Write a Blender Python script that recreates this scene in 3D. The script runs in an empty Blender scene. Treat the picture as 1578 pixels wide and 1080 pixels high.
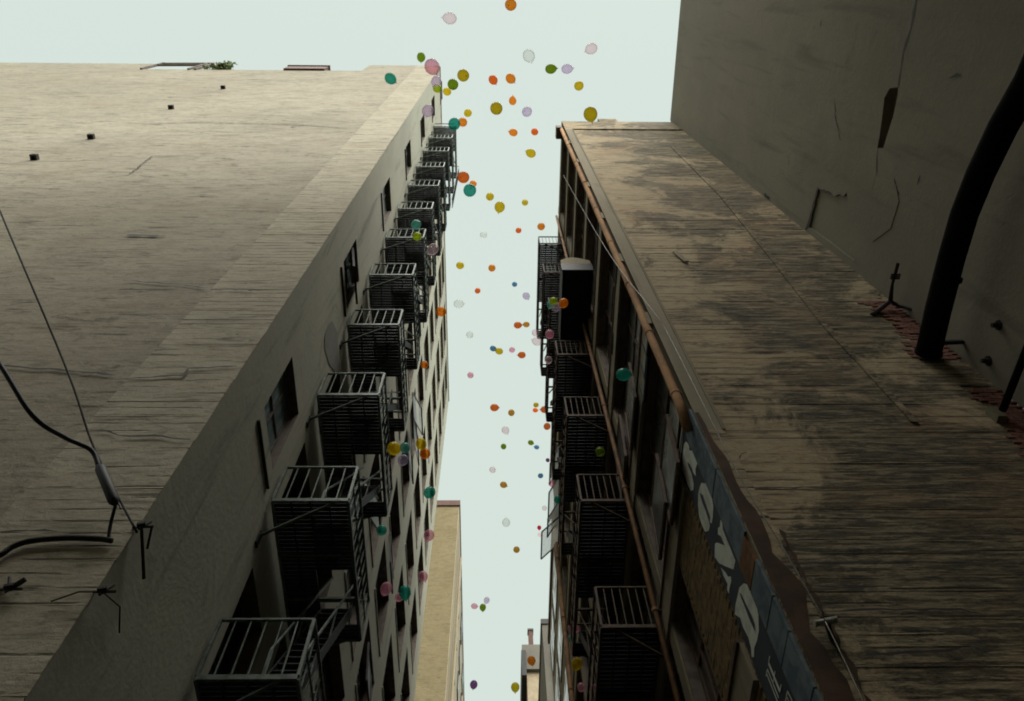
import bpy, math, random
from mathutils import Vector, Matrix
random.seed(7)
S = bpy.context.scene
COL = S.collection

# ------------------------------------------------------------------ camera, sky, sun, exposure
F_PX, CX, CY = 1251.0, 789.0, 540.0
def _cv(px, py): return Vector((px - CX, -(py - CY), -F_PX))
_Z = _cv(766, -32).normalized()
_Y = _cv(762, 3277); _Y = (_Y - _Z * _Y.dot(_Z)).normalized()
_X = _Y.cross(_Z)
def ray(px, py):
    """direction in the alley's own axes (X across, Y along the alley, Z up) of a pixel of the 1578 px wide photograph"""
    v = _cv(px, py); return Vector((_X.dot(v), _Y.dot(v), _Z.dot(v))).normalized()
def on_x(px, py, x): d = ray(px, py); return d * (x / d.x)
def on_y(px, py, y): d = ray(px, py); return d * (y / d.y)
def on_z(px, py, z): d = ray(px, py); return d * (z / d.z)

cam_d = bpy.data.cameras.new('camera'); cam = bpy.data.objects.new('camera', cam_d); COL.objects.link(cam)
M3 = Matrix(((_X.x, _X.y, _X.z), (_Y.x, _Y.y, _Y.z), (_Z.x, _Z.y, _Z.z)))
cam.matrix_world = M3.to_4x4()
cam_d.sensor_width = 36.0; cam_d.lens = F_PX / 1578 * 36.0
cam_d.clip_start = 0.05; cam_d.clip_end = 2000
S.camera = cam

EXPOSURE = 2.0
SUN_DIR = Vector((0.34, -0.80, 1.10)).normalized()      # towards the sun
W = bpy.data.worlds.new('World'); S.world = W; W.use_nodes = True
nt = W.node_tree; nt.nodes.clear()
out = nt.nodes.new('ShaderNodeOutputWorld'); bg = nt.nodes.new('ShaderNodeBackground')
sky = nt.nodes.new('ShaderNodeTexSky'); sky.sky_type = 'NISHITA'; sky.sun_disc = False
sky.sun_elevation = math.asin(SUN_DIR.z); sky.sun_rotation = math.atan2(SUN_DIR.x, SUN_DIR.y)
sky.air_density = 1.0; sky.dust_density = 4.0
cloud = nt.nodes.new('ShaderNodeCombineColor')           # even pale overcast layer in front of the blue
cloud.inputs[0].default_value = 3.52; cloud.inputs[1].default_value = 4.02; cloud.inputs[2].default_value = 3.66
mix = nt.nodes.new('ShaderNodeMix'); mix.data_type = 'RGBA'; mix.inputs[0].default_value = 0.93; mix.clamp_factor = True
nt.links.new(sky.outputs[0], mix.inputs[6]); nt.links.new(cloud.outputs[0], mix.inputs[7])
nt.links.new(mix.outputs[2], bg.inputs[0]); bg.inputs[1].default_value = 0.05
nt.links.new(bg.outputs[0], out.inputs[0])
sd = bpy.data.lights.new('sun', 'SUN'); sd.energy = 1.45; sd.angle = math.radians(70); sd.color = (1.0, 0.965, 0.89)
sun = bpy.data.objects.new('sun', sd); COL.objects.link(sun)
sun.rotation_euler = SUN_DIR.to_track_quat('Z', 'Y').to_euler()
S.view_settings.view_transform = 'Standard'; S.view_settings.look = 'None'
S.view_settings.exposure = EXPOSURE; S.view_settings.gamma = 1.0
S.view_settings.use_curve_mapping = False
S.render.engine = 'CYCLES'
S.cycles.max_bounces = 8; S.cycles.diffuse_bounces = 5; S.cycles.transparent_max_bounces = 8
S.cycles.filter_width = 1.9

# ------------------------------------------------------------------ materials
class NT:
    def __init__(s, name):
        s.m = bpy.data.materials.new(name); s.m.use_nodes = True; s.t = s.m.node_tree; s.t.nodes.clear()
        s.o = s.t.nodes.new('ShaderNodeOutputMaterial'); s.geo = None
    def n(s, ty, **k):
        x = s.t.nodes.new(ty)
        for a, b in k.items(): setattr(x, a, b)
        return x
    def l(s, a, b): s.t.links.new(a, b)
    def pos(s, scale, rot=(0, 0, 0), loc=(0, 0, 0)):
        if not s.geo: s.geo = s.n('ShaderNodeNewGeometry')
        mp = s.n('ShaderNodeMapping'); mp.inputs['Scale'].default_value = scale; mp.inputs['Location'].default_value = loc
        mp.inputs['Rotation'].default_value = rot
        s.l(s.geo.outputs['Position'], mp.inputs[0]); return mp.outputs[0]
    def noise(s, scale, sc=1.0, detail=6, rough=0.6, dist=0.0, loc=(0, 0, 0), rot=(0, 0, 0)):
        x = s.n('ShaderNodeTexNoise'); x.inputs['Scale'].default_value = sc; x.inputs['Detail'].default_value = detail
        x.inputs['Roughness'].default_value = rough; x.inputs['Distortion'].default_value = dist
        s.l(s.pos(scale, rot, loc), x.inputs['Vector']); return x.outputs[0]
    def ramp(s, v, a, b, lo=0.0, hi=1.0):
        x = s.n('ShaderNodeMapRange'); x.interpolation_type = 'SMOOTHSTEP'
        x.inputs[1].default_value = a; x.inputs[2].default_value = b; x.inputs[3].default_value = lo; x.inputs[4].default_value = hi
        s.l(v, x.inputs[0]); return x.outputs[0]
    def math(s, op, a, b=None):
        x = s.n('ShaderNodeMath', operation=op)
        for i, v in enumerate((a, b)):
            if v is None: continue
            if isinstance(v, (int, float)): x.inputs[i].default_value = v
            else: s.l(v, x.inputs[i])
        return x.outputs[0]
    def mix(s, f, a, b):
        x = s.n('ShaderNodeMix', data_type='RGBA')
        for i, v in ((0, f), (6, a), (7, b)):
            if isinstance(v, tuple): x.inputs[i].default_value = (*v[:3], 1)
            elif isinstance(v, (int, float)): x.inputs[i].default_value = v
            else: s.l(v, x.inputs[i])
        return x.outputs[2]
    def bsdf(s, col, rough=0.85, metal=0.0, spec=0.3, bump=None, bs=0.3, bd=0.02):
        p = s.n('ShaderNodeBsdfPrincipled')
        if isinstance(col, tuple): p.inputs['Base Color'].default_value = (*col[:3], 1)
        else: s.l(col, p.inputs['Base Color'])
        if isinstance(rough, float): p.inputs['Roughness'].default_value = rough
        else: s.l(rough, p.inputs['Roughness'])
        p.inputs['Metallic'].default_value = metal; p.inputs['Specular IOR Level'].default_value = spec
        if bump is not None:
            b = s.n('ShaderNodeBump'); b.inputs['Strength'].default_value = bs; b.inputs['Distance'].default_value = bd
            s.l(bump, b.inputs['Height']); s.l(b.outputs[0], p.inputs['Normal'])
        return p
    def done(s, sh): s.l(sh.outputs[0], s.o.inputs[0]); return s.m

def m_boardwall(name, base, light, dark, dark_amt=0.35, seed=0.0, mould=None, mould_rng=(0.5, 0.66), fine=1.0, tint=None, seam=0.55, scratch=0.0):
    """rough weathered concrete / render with horizontal courses; relief, stains and streak gradients"""
    g = NT(name)
    big = g.noise((.12, .12, .12), 1, 4, .6, loc=(seed, 3, 1))
    med = g.noise((.9, .9, 2.2), 1, 8, .68, .4, loc=(seed, 0, 4))
    strk = g.noise((.55, .55, 9.0), 1, 6, .65, .15, loc=(seed, 8, 0))
    hair = g.noise((1.3, 1.3, 26.0), 1, 4, .6, .1, loc=(seed, 1, 2))
    grit = g.noise((14, 14, 14), 1, 5, .7)
    c = g.mix(g.ramp(big, .35, .65), base, light)
    c = g.mix(g.ramp(med, .42, .75, 0, .45), c, tuple(x * .62 for x in base))
    if tint: c = g.mix(g.ramp(g.noise((.5, .5, .35), 1, 5, .6, .5, loc=(seed + 5, 2, 0)), .5, .68, 0, .55), c, tint)
    c = g.mix(g.math('MULTIPLY', g.ramp(strk, .56, .70, 0, dark_amt), g.ramp(g.noise((.35, .35, .5), 1, 3, .5, loc=(seed, 9, 9)), .40, .58)), c, dark)
    # broken dark seams of the courses
    sp = g.n('ShaderNodeSeparateXYZ'); g.l(g.pos((1, 1, 1)), sp.inputs[0])
    wob = g.noise((.8, .8, .8), 1, 3, .5, loc=(seed, 2, 7))
    zz = g.math('ADD', sp.outputs[2], g.math('MULTIPLY', wob, .07))
    fr = g.math('FRACT', g.math('DIVIDE', zz, 0.205))
    line = g.math('SUBTRACT', 1.0, g.ramp(g.math('ABSOLUTE', g.math('SUBTRACT', fr, .5)), .03, .11))
    gate = g.ramp(g.noise((.8, .8, 4.8), 1, 6, .70, loc=(seed, 5, 5)), .47, .58, 0, seam)
    c = g.mix(g.math('MULTIPLY', line, gate), c, dark)
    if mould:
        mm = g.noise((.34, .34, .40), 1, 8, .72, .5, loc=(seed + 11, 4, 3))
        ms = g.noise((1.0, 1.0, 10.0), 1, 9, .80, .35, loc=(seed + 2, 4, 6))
        # dark streaks get denser away from the alley corner and towards the bottom
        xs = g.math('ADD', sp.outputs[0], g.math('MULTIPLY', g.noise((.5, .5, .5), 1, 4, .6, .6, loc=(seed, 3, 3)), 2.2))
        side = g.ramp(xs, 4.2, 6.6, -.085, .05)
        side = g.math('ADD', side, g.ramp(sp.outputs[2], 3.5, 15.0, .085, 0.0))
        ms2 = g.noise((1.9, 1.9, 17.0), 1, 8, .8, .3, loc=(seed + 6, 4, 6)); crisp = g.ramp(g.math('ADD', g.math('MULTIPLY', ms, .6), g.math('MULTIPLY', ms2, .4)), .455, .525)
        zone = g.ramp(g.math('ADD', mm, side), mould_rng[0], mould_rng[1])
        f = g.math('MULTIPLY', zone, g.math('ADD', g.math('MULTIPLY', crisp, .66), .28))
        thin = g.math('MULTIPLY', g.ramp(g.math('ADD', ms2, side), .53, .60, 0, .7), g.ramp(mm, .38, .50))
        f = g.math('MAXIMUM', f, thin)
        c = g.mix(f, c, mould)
    c = g.mix(g.ramp(grit, .3, .8, 0, .25), c, tuple(x * .6 for x in base))
    if scratch:
        pit = g.noise((2.2, 2.2, 4.6), 1, 9, .78, .6, loc=(seed + 8, 3, 3)); c = g.mix(g.ramp(pit, .545, .60, 0, .55 * scratch), c, tuple(x * .42 for x in base))
        spl = g.math('MULTIPLY', g.ramp(g.noise((.8, .8, 2.6), 1, 8, .75, .7, loc=(seed + 1, 9, 3)), .585, .63), g.ramp(g.noise((5, 5, 9), 1, 5, .8, .2), .36, .56)); c = g.mix(g.math('MULTIPLY', spl, .8 * scratch), c, tuple(x * .8 for x in dark))
        sc1 = g.noise((1.1, 1.1, 15.0), 1, 5, .62, .35, loc=(seed + 3, 7, 2)); sc2 = g.noise((.6, .6, 1.1), 1, 4, .6, .4, loc=(seed, 2, 8))
        c = g.mix(g.math('MULTIPLY', g.ramp(sc1, .55, .62, 0, scratch), g.ramp(sc2, .44, .60)), c, tuple(x * .9 for x in dark))
        sc3 = g.noise((3.0, 3.0, 13.0), 1, 8, .8, .5, loc=(seed + 9, 1, 2)); c = g.mix(g.ramp(sc3, .50, .66, 0, scratch * .8), c, tuple(x * .5 for x in base))
        rs = g.noise((.45, .45, .9), 1, 7, .7, .9, loc=(seed + 4, 4, 4)); c = g.mix(g.ramp(rs, .50, .68, 0, .35), c, (base[0] * .72, base[1] * .60, base[2] * .52))
    h = g.math('ADD', g.math('MULTIPLY', hair, .22 * fine), g.math('ADD', g.math('MULTIPLY', strk, .35 * fine), g.math('MULTIPLY', grit, .5)))
    h = g.math('ADD', h, g.math('MULTIPLY', g.noise((3.5, 3.5, 5.0), 1, 6, .7, .3, loc=(seed, 6, 3)), .7))
    h = g.math('SUBTRACT', h, g.math('MULTIPLY', g.math('MULTIPLY', line, gate), .35))
    return g.done(g.bsdf(c, .92, bump=h, bs=.55, bd=.035, spec=.15))

def m_plaster(name, base, light, dark, seed=0.0, vert=True, amt=.5, grime=None):
    g = NT(name)
    big = g.noise((.3, .3, .2), 1, 5, .6, .4, loc=(seed, 0, 0))
    run = g.noise((2.6, 2.6, .25), 1, 5, .6, .5, loc=(seed, 1, 1))
    grit = g.noise((11, 11, 11), 1, 6, .7)
    c = g.mix(g.ramp(big, .35, .65), base, light)
    c = g.mix(g.ramp(run, .52, .78, 0, amt), c, dark)
    blot = g.noise((.8, .8, .8), 1, 7, .7, 1.0, loc=(seed, 6, 6))
    c = g.mix(g.ramp(blot, .60, .72, 0, amt * .7), c, grime or dark)
    c = g.mix(g.ramp(grit, .35, .8, 0, .22), c, dark)
    h = g.math('ADD', g.math('MULTIPLY', grit, .4), blot)
    return g.done(g.bsdf(c, .9, bump=h, bs=.5, bd=.03, spec=.15))

def m_simple(name, col, col2=None, rough=.7, metal=0.0, sc=3.0, rng=(.4, .65), spec=.3, bs=.25, bd=.004):
    g = NT(name)
    v = g.noise((sc, sc, sc), 1, 6, .65, .3)
    c = g.mix(g.ramp(v, *rng), col, col2 or tuple(x * .55 for x in col))
    return g.done(g.bsdf(c, rough, metal, spec, bump=v, bs=bs, bd=bd))

def m_balloon(name, col, dens=.5):
    """thin stretched latex: part of the light comes through"""
    g = NT(name)
    p = g.bsdf(col, .22, spec=.5); tr = g.n('ShaderNodeBsdfTranslucent'); tr.inputs[0].default_value = (*col, 1)
    tp = g.n('ShaderNodeBsdfTransparent'); tp.inputs[0].default_value = (*[x ** .5 for x in col], 1)
    lw = g.n('ShaderNodeLayerWeight'); lw.inputs[0].default_value = .35
    m1 = g.n('ShaderNodeMixShader'); m1.inputs[0].default_value = .5; g.l(p.outputs[0], m1.inputs[1]); g.l(tr.outputs[0], m1.inputs[2])
    m2 = g.n('ShaderNodeMixShader')                   # the skin is seen edge-on at the rim, so denser there
    f = g.ramp(lw.outputs[1], 0.1, 1.0, dens, dens * .5); g.l(f, m2.inputs[0])
    g.l(m1.outputs[0], m2.inputs[1]); g.l(tp.outputs[0], m2.inputs[2])
    return g.done(m2)

def m_glass_dark(name, col=(.012, .016, .018), rough=.08):
    g = NT(name)
    v = g.noise((1.1, 1.1, 1.1), 1, 5, .6, .5); d = g.noise((6, 6, 1.2), 1, 5, .7)
    c = g.mix(g.ramp(d, .5, .75, 0, .6), col, tuple(x * 4 for x in col))
    return g.done(g.bsdf(c, g.ramp(v, .35, .7, rough, rough + .25), spec=.6, bump=v, bs=.12, bd=.01))

def m_sky_pale(name, col=(.72, .78, .76)):  # pale colour stands in for sky reflected in the panes
    g = NT(name)
    d = g.noise((5, 5, 1.5), 1, 5, .7)
    c = g.mix(g.ramp(d, .45, .75, 0, .5), col, (.42, .45, .43))
    p = g.bsdf(c, .25, spec=.6); t = g.n('ShaderNodeBsdfTranslucent'); g.l(c, t.inputs[0])
    m = g.n('ShaderNodeMixShader'); m.inputs[0].default_value = .6; g.l(p.outputs[0], m.inputs[1]); g.l(t.outputs[0], m.inputs[2])
    tp = g.n('ShaderNodeBsdfTransparent'); m2 = g.n('ShaderNodeMixShader'); m2.inputs[0].default_value = .45; g.l(m.outputs[0], m2.inputs[1]); g.l(tp.outputs[0], m2.inputs[2])
    return g.done(m2)

MT = {
 'side': m_boardwall('pale_rough_render', (.36, .325, .25), (.44, .40, .31), (.085, .072, .052), .45, 1.0, seam=.25, scratch=.9, fine=.15),
 'side_band': m_boardwall('pale_form_marked_concrete', (.45, .41, .315), (.51, .465, .36), (.085, .07, .05), .5, 3.0, seam=.85, scratch=.7, fine=.2),
 'lfac': m_plaster('pale_stucco', (.40, .385, .315), (.48, .46, .37), (.22, .215, .175), 2.0),
 'lfar': m_plaster('cream_stucco', (.42, .415, .34), (.48, .47, .375), (.20, .20, .165), 4.0, amt=.85),
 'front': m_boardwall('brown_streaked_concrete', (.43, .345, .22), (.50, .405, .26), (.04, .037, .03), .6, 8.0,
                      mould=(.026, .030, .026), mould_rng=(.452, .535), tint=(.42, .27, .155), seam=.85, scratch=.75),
 'darkwall': m_plaster('dark_olive_stucco', (.19, .17, .128), (.225, .20, .15), (.125, .112, .085), 6.0, amt=.7),
 'reveal': m_simple('brown_reveal', (.17, .135, .11), (.09, .075, .06)),
 'rfac': m_plaster('soiled_tan_concrete', (.20, .175, .12), (.27, .235, .16), (.07, .06, .045), 9.0, amt=.7),
 'beam': m_plaster('tan_spandrel', (.27, .235, .165), (.31, .265, .185), (.12, .10, .07), 12.0, amt=.5),
 'yellow': m_boardwall('ochre_brick_face', (.25, .205, .115), (.29, .24, .14), (.13, .10, .055), .5, 14.0, seam=.35, scratch=.7),
 'yellow_side': m_plaster('pale_tan_face', (.36, .31, .215), (.42, .36, .25), (.2, .16, .1), 15.0),
 'far_grey': m_plaster('grey_far_wall', (.16, .15, .13), (.2, .19, .16), (.08, .08, .07), 16.0),
 'far_brick': m_simple('buff_brick', (.42, .34, .22), (.33, .26, .17), sc=2.0),
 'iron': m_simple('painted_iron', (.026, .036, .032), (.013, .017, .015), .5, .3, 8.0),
 'iron_lit': m_simple('lit_green_grey_iron', (.15, .185, .16), (.07, .085, .072), .5, .2, 6.0),  # lit copy of the iron, brightness put into the colour
 'iron_brown': m_simple('rusty_brown_iron', (.09, .06, .038), (.04, .03, .022), .7, .2, 5.0),
 'rustpipe': m_simple('rusty_pipe', (.24, .125, .055), (.13, .075, .04), .75, .1, 3.0),
 'copper': m_simple('orange_painted_pipe', (.44, .25, .125), (.29, .165, .085), .9, 0.0, 1.6, spec=.15),
 'frame_brown': m_simple('brown_window_frame', (.14, .085, .055), (.08, .055, .04), .7, 0.0, 4.0),
 'frame_mid': m_simple('weathered_window_frame', (.15, .14, .12), (.08, .075, .065), .7),
 'frame_dark': m_simple('dark_window_frame', (.035, .035, .035), (.02, .02, .02), .6),
 'glass': m_glass_dark('dusty_dark_glass'),
 'glass_teal': m_glass_dark('blue_grey_glass', (.11, .16, .165), .3),
 'glass_grey': m_glass_dark('grey_dusty_glass', (.045, .045, .04), .25),
 'sky_pale': m_sky_pale('sky_pale_glass'),
 'black': m_simple('black_sheet_metal', (.012, .014, .018), (.008, .009, .011), .55, .3, 3.0),
 'blackduct': m_simple('black_duct', (.009, .007, .007), (.005, .004, .004), .95, 0.0, 2.0, spec=.05),
 'rubber': m_simple('black_cable_rubber', (.012, .012, .014), (.02, .018, .018), .6),
 'wire': m_simple('grey_twisted_wire', (.16, .15, .12), (.08, .075, .06), .5, .4, 8.0),
 'wire_dark': m_simple('dark_wire', (.035, .028, .022), (.02, .018, .015), .7),
 'navy': m_simple('navy_mural_paint', (.055, .065, .075), (.035, .042, .05), .85, sc=1.8),
 'blue': m_simple('faded_blue_mural_paint', (.15, .185, .20), (.075, .105, .125), .85, sc=3.0, rng=(.38, .6)),
 'white': m_simple('cream_mural_paint', (.74, .75, .64), (.55, .56, .48), .85, sc=4.0),
 'brownrust': m_simple('exposed_brown_render', (.085, .045, .025), (.05, .03, .018), .95, sc=2.2, bd=.02, bs=.6),
 'orange_rust': m_simple('orange_rust_stain', (.22, .10, .035), (.11, .055, .025), .95, sc=3.0),
 'brick': m_simple('dark_red_brick', (.24, .10, .075), (.13, .06, .048), .95, sc=9.0, bd=.01),
 'brick_tan': m_simple('golden_brown_brick', (.22, .145, .06), (.11, .075, .038), .95, sc=7.0, bd=.008),
 'mortar': m_simple('grey_mortar', (.10, .09, .065), (.07, .06, .045), .95, sc=9.0),
 'ground': m_simple('asphalt', (.05, .05, .05), (.035, .035, .035), .9, sc=5.0),
 'leaf': m_simple('dusty_leaves', (.17, .22, .07), (.09, .12, .04), .7, sc=4.0),
 'brownbox': m_simple('brown_red_metal', (.12, .055, .04), (.09, .04, .03), .7),
 'palemetal': m_simple('pale_metal', (.42, .42, .36), (.3, .3, .26), .5),
 'void': m_simple('unlit_interior', (.012, .012, .012), (.008, .008, .008), .9),
}

# ------------------------------------------------------------------ mesh helpers
class MB:
    def __init__(s): s.v = []; s.f = []
    def quad(s, a, b, c, d):
        i = len(s.v); s.v += [tuple(a), tuple(b), tuple(c), tuple(d)]; s.f.append((i, i + 1, i + 2, i + 3)); return s
    def poly(s, pts):
        i = len(s.v); s.v += [tuple(p) for p in pts]; s.f.append(tuple(range(i, i + len(pts)))); return s
    def box(s, x0, x1, y0, y1, z0, z1):
        i = len(s.v)
        s.v += [(x0, y0, z0), (x1, y0, z0), (x1, y1, z0), (x0, y1, z0), (x0, y0, z1), (x1, y0, z1), (x1, y1, z1), (x0, y1, z1)]
        s.f += [tuple(i + k for k in q) for q in ((0, 3, 2, 1), (4, 5, 6, 7), (0, 1, 5, 4), (1, 2, 6, 5), (2, 3, 7, 6), (3, 0, 4, 7))]
        return s
    def bar(s, a, b, w, h=None, up=(0, 0, 1)):
        """rectangular bar from a to b"""
        a, b = Vector(a), Vector(b); h = h or w; d = (b - a).normalized(); u = Vector(up)
        if abs(d.dot(u)) > .98: u = Vector((0, 1, 0))
        r = d.cross(u).normalized() * w / 2; t = r.cross(d).normalized() * h / 2; i = len(s.v)
        for p in (a, b): s.v += [tuple(p - r - t), tuple(p + r - t), tuple(p + r + t), tuple(p - r + t)]
        s.f += [tuple(i + k for k in q) for q in ((0, 3, 2, 1), (4, 5, 6, 7), (0, 1, 5, 4), (1, 2, 6, 5), (2, 3, 7, 6), (3, 0, 4, 7))]
        return s
    def tube(s, pts, r, n=8):
        pts = [Vector(p) for p in pts]; rs = r if isinstance(r, list) else [r] * len(pts); base = len(s.v); u = None
        for k, p in enumerate(pts):
            d = (pts[min(k + 1, len(pts) - 1)] - pts[max(k - 1, 0)]).normalized()
            if u is None: u = d.orthogonal().normalized()
            u = (u - d * u.dot(d)).normalized(); w = d.cross(u)
            for j in range(n):
                a = 2 * math.pi * j / n; s.v.append(tuple(p + (u * math.cos(a) + w * math.sin(a)) * rs[k]))
        for k in range(len(pts) - 1):
            for j in range(n):
                a, b = base + k * n + j, base + k * n + (j + 1) % n; s.f.append((a, b, b + n, a + n))
        s.f.append(tuple(base + j for j in reversed(range(n)))); s.f.append(tuple(base + (len(pts) - 1) * n + j for j in range(n)))
        return s
    def mesh(s, name, smooth=False):
        me = bpy.data.meshes.new(name); me.from_pydata(s.v, [], s.f); me.update()
        if smooth: me.polygons.foreach_set('use_smooth', [True] * len(me.polygons))
        return me
    def build(s, name, mat, parent=None, smooth=False, label=None, kind=None, loc=None):
        me = s.mesh(name, smooth); me.materials.append(MT[mat] if isinstance(mat, str) else mat)
        return place(name, me, parent, label, kind, loc)

def place(name, me, parent=None, label=None, kind=None, loc=None, rot=None):
    o = bpy.data.objects.new(name, me); COL.objects.link(o)
    if parent: o.parent = parent
    if label: o['label'] = label
    if kind: o['kind'] = kind
    if loc is not None: o.location = loc
    if rot is not None: o.rotation_euler = rot
    return o
def tag(o, label, cat, group=None, kind=None):
    if label: o['label'] = label
    if cat: o['category'] = cat
    if group: o['group'] = group
    if kind: o['kind'] = kind
    return o
def empty(name, loc=(0, 0, 0)):
    o = bpy.data.objects.new(name, None); COL.objects.link(o); o.location = loc; o.empty_display_size = .3; return o

GZ = -1.6                     # ground level; the camera is held at z = 0
DL, YL = 3.70, 5.18           # left building: alley face at x = -DL, side wall at y = YL
DR, YR = 2.90, 5.78           # right building: alley face at x = DR, front wall at y = YR
XD = 7.90                     # dark wall plane
FL = 3.67                     # storey height

def wall_x(x, y0, y1, z0, z1, openings, depth, flip):
    """wall in the plane x, with rectangular openings (ya, yb, za, zb) and reveals going to x - depth*flip; returns wall mesh, reveal mesh"""
    ys = sorted({y0, y1, *[v for o in openings for v in o[:2]]}); zs = sorted({z0, z1, *[v for o in openings for v in o[2:]]})
    ys = [v for v in ys if y0 <= v <= y1]; zs = [v for v in zs if z0 <= v <= z1]
    w = MB(); xi = x - depth * flip
    for i in range(len(ys) - 1):
        for j in range(len(zs) - 1):
            cy, cz = (ys[i] + ys[i + 1]) / 2, (zs[j] + zs[j + 1]) / 2
            if any(a < cy < b and c < cz < d for a, b, c, d in openings): continue
            q = [(x, ys[i], zs[j]), (x, ys[i + 1], zs[j]), (x, ys[i + 1], zs[j + 1]), (x, ys[i], zs[j + 1])]
            w.quad(*(q if flip > 0 else q[::-1]))
    r = []
    for a, b, c, d in openings:
        q = MB(); q.quad((x, a, c), (xi, a, c), (xi, a, d), (x, a, d)); q.quad((x, b, c), (x, b, d), (xi, b, d), (xi, b, c))
        q.quad((x, a, d), (xi, a, d), (xi, b, d), (x, b, d)); q.quad((x, a, c), (x, b, c), (xi, b, c), (xi, a, c)); r.append(q)
    return w, r

# ------------------------------------------------------------------ ground
g = MB(); g.quad((-600, -600, GZ), (600, -600, GZ), (600, 600, GZ), (-600, 600, GZ))
tag(g.build('ground', 'ground'), None, None, kind='structure')

# ------------------------------------------------------------------ left building
LB = empty('apartment_building', (-DL, YL, GZ))
tag(LB, 'tall pale apartment block on the left with a blank weathered side wall', 'building')
def rel(o, par): o.location = -Vector(par.location); return o        # parts are modelled in world coordinates
ZT, ZS, ZL = 55.4, 52.6, 56.0
YF = 29.6
XJ = -5.20
# blank side wall with its stepped top: corner block high, middle low, far left high
w = MB()
w.quad((-60, YL, GZ), (-21.9, YL, GZ), (-21.9, YL, ZL), (-60, YL, ZL))
w.quad((-21.9, YL, GZ), (-8.3, YL, GZ), (-8.3, YL, ZS), (-21.9, YL, ZS))
w.quad((-8.3, YL, GZ), (XJ, YL, GZ), (XJ, YL, ZT + .8), (-8.3, YL, ZT + .8))
rel(w.build('side_wall', 'side', LB), LB)
w = MB()
zc = GZ
rel(MB().quad((XJ, YL, 30.2), (-DL, YL, 30.2), (-DL, YL, ZT + .8), (XJ, YL, ZT + .8)).build('side_wall_band', 'side_band', LB), LB)
rel(MB().quad((XJ, YL + .012, GZ), (-DL, YL + .012, GZ), (-DL, YL + .012, 30.2), (XJ, YL + .012, 30.2)).build('course_backing', 'side_band', LB), LB)
# cast courses of the corner band, each proud by its own few millimetres
CH = .205
for k in range(int((30.2 - GZ) / CH)):
    z0 = GZ + k * CH
    mb = MB(); nx = 5; pr = random.uniform(.0, .005); xs = [XJ + (-DL - XJ) * i / nx for i in range(nx + 1)]
    fy = [YL - pr + random.uniform(-.002, .002) for _ in xs]; gp = random.choice((0, 0, 0, .002, .004)); zl = [z0 + gp * random.uniform(.3, 1.5) for _ in xs]; zh = [z0 + CH for _ in xs]
    xs[-1] -= random.uniform(0, .012)
    for i in range(nx):
        mb.quad((xs[i], fy[i], zl[i]), (xs[i + 1], fy[i + 1], zl[i + 1]), (xs[i + 1], fy[i + 1], zh[i + 1]), (xs[i], fy[i], zh[i]))
        mb.quad((xs[i], YL + .01, zl[i]), (xs[i + 1], YL + .01, zl[i + 1]), (xs[i + 1], fy[i + 1], zl[i + 1]), (xs[i], fy[i], zl[i]))
        mb.quad((xs[i], fy[i], zh[i]), (xs[i + 1], fy[i + 1], zh[i + 1]), (xs[i + 1], YL + .01, zh[i + 1]), (xs[i], YL + .01, zh[i]))
    mb.quad((xs[0], YL + .01, zl[0]), (xs[0], fy[0], zl[0]), (xs[0], fy[0], zh[0]), (xs[0], YL + .01, zh[0]))
    mb.quad((xs[-1], fy[-1], zl[-1]), (xs[-1], YL + .01, zl[-1]), (xs[-1], YL + .01, zh[-1]), (xs[-1], fy[-1], zh[-1]))
    rel(mb.build('concrete_course', 'side_band', LB), LB)
# roof and the hidden faces
w = MB(); w.box(-60, -8.3, YL + .3, YF, ZS - .6, ZS - .3); w.box(-8.3, -DL - .3, YL + .3, YF, ZT - .4, ZT - .1)
rel(w.build('roof', 'side', LB), LB)
w = MB(); w.quad((-60, YF, GZ), (-60, YF, ZS), (-DL, YF, ZS), (-DL, YF, GZ)); w.quad((-8.3, YL, ZS), (-8.3, YL, ZT + .8), (-8.3, YF, ZT + .8), (-8.3, YF, ZS))
w.quad((-8.3, YF, ZS), (-8.3, YF, ZT), (-DL, YF, ZT), (-DL, YF, ZS)); w.quad((-60, YL, GZ), (-60, YL, ZL), (-60, YF, ZL), (-60, YF, GZ))
rel(w.build('rear_wall', 'lfac', LB), LB)
w = MB(); w.box(-DL - .3, -DL + .05, YL - .02, YF + .05, ZT, ZT + .16)
rel(w.build('coping', 'lfac', LB), LB)
# alley facade
LEV = [7.32 + FL * k for k in range(12)]
wins = []
for k in range(7): wins.append(('stair', 6.24, 7.42, 11.45 + 2 * FL * k, 13.38 + 2 * FL * k))
for L in [3.65] + LEV: wins.append(('door', 8.15, 9.40, L + .12, L + 2.58))
for L in [3.65 + .0] + LEV + [LEV[-1] + FL, LEV[-1] + 2 * FL - .6]:
    for a, b in ((10.35, 12.3), (13.2, 15.97), (16.9, 19.5), (20.95, 24.0), (25.25, 27.95)):
        if L - .05 < ZT - 1: wins.append(('wide', a, b, L - 2.5, L - .05))
w, r = wall_x(-DL, YL, YF, GZ, ZT, [x[1:] for x in wins], .34, 1)
near = MB(); far = MB()
rel(w.build('alley_facade', 'lfar', LB), LB)
for q in r: rel(q.build('window_reveal', 'reveal', LB), LB)
rel(MB().box(-DL - .9, -DL - .36, YL + .2, YF - .2, GZ, ZT - .5).build('dark_interior', 'void', LB), LB)

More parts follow.
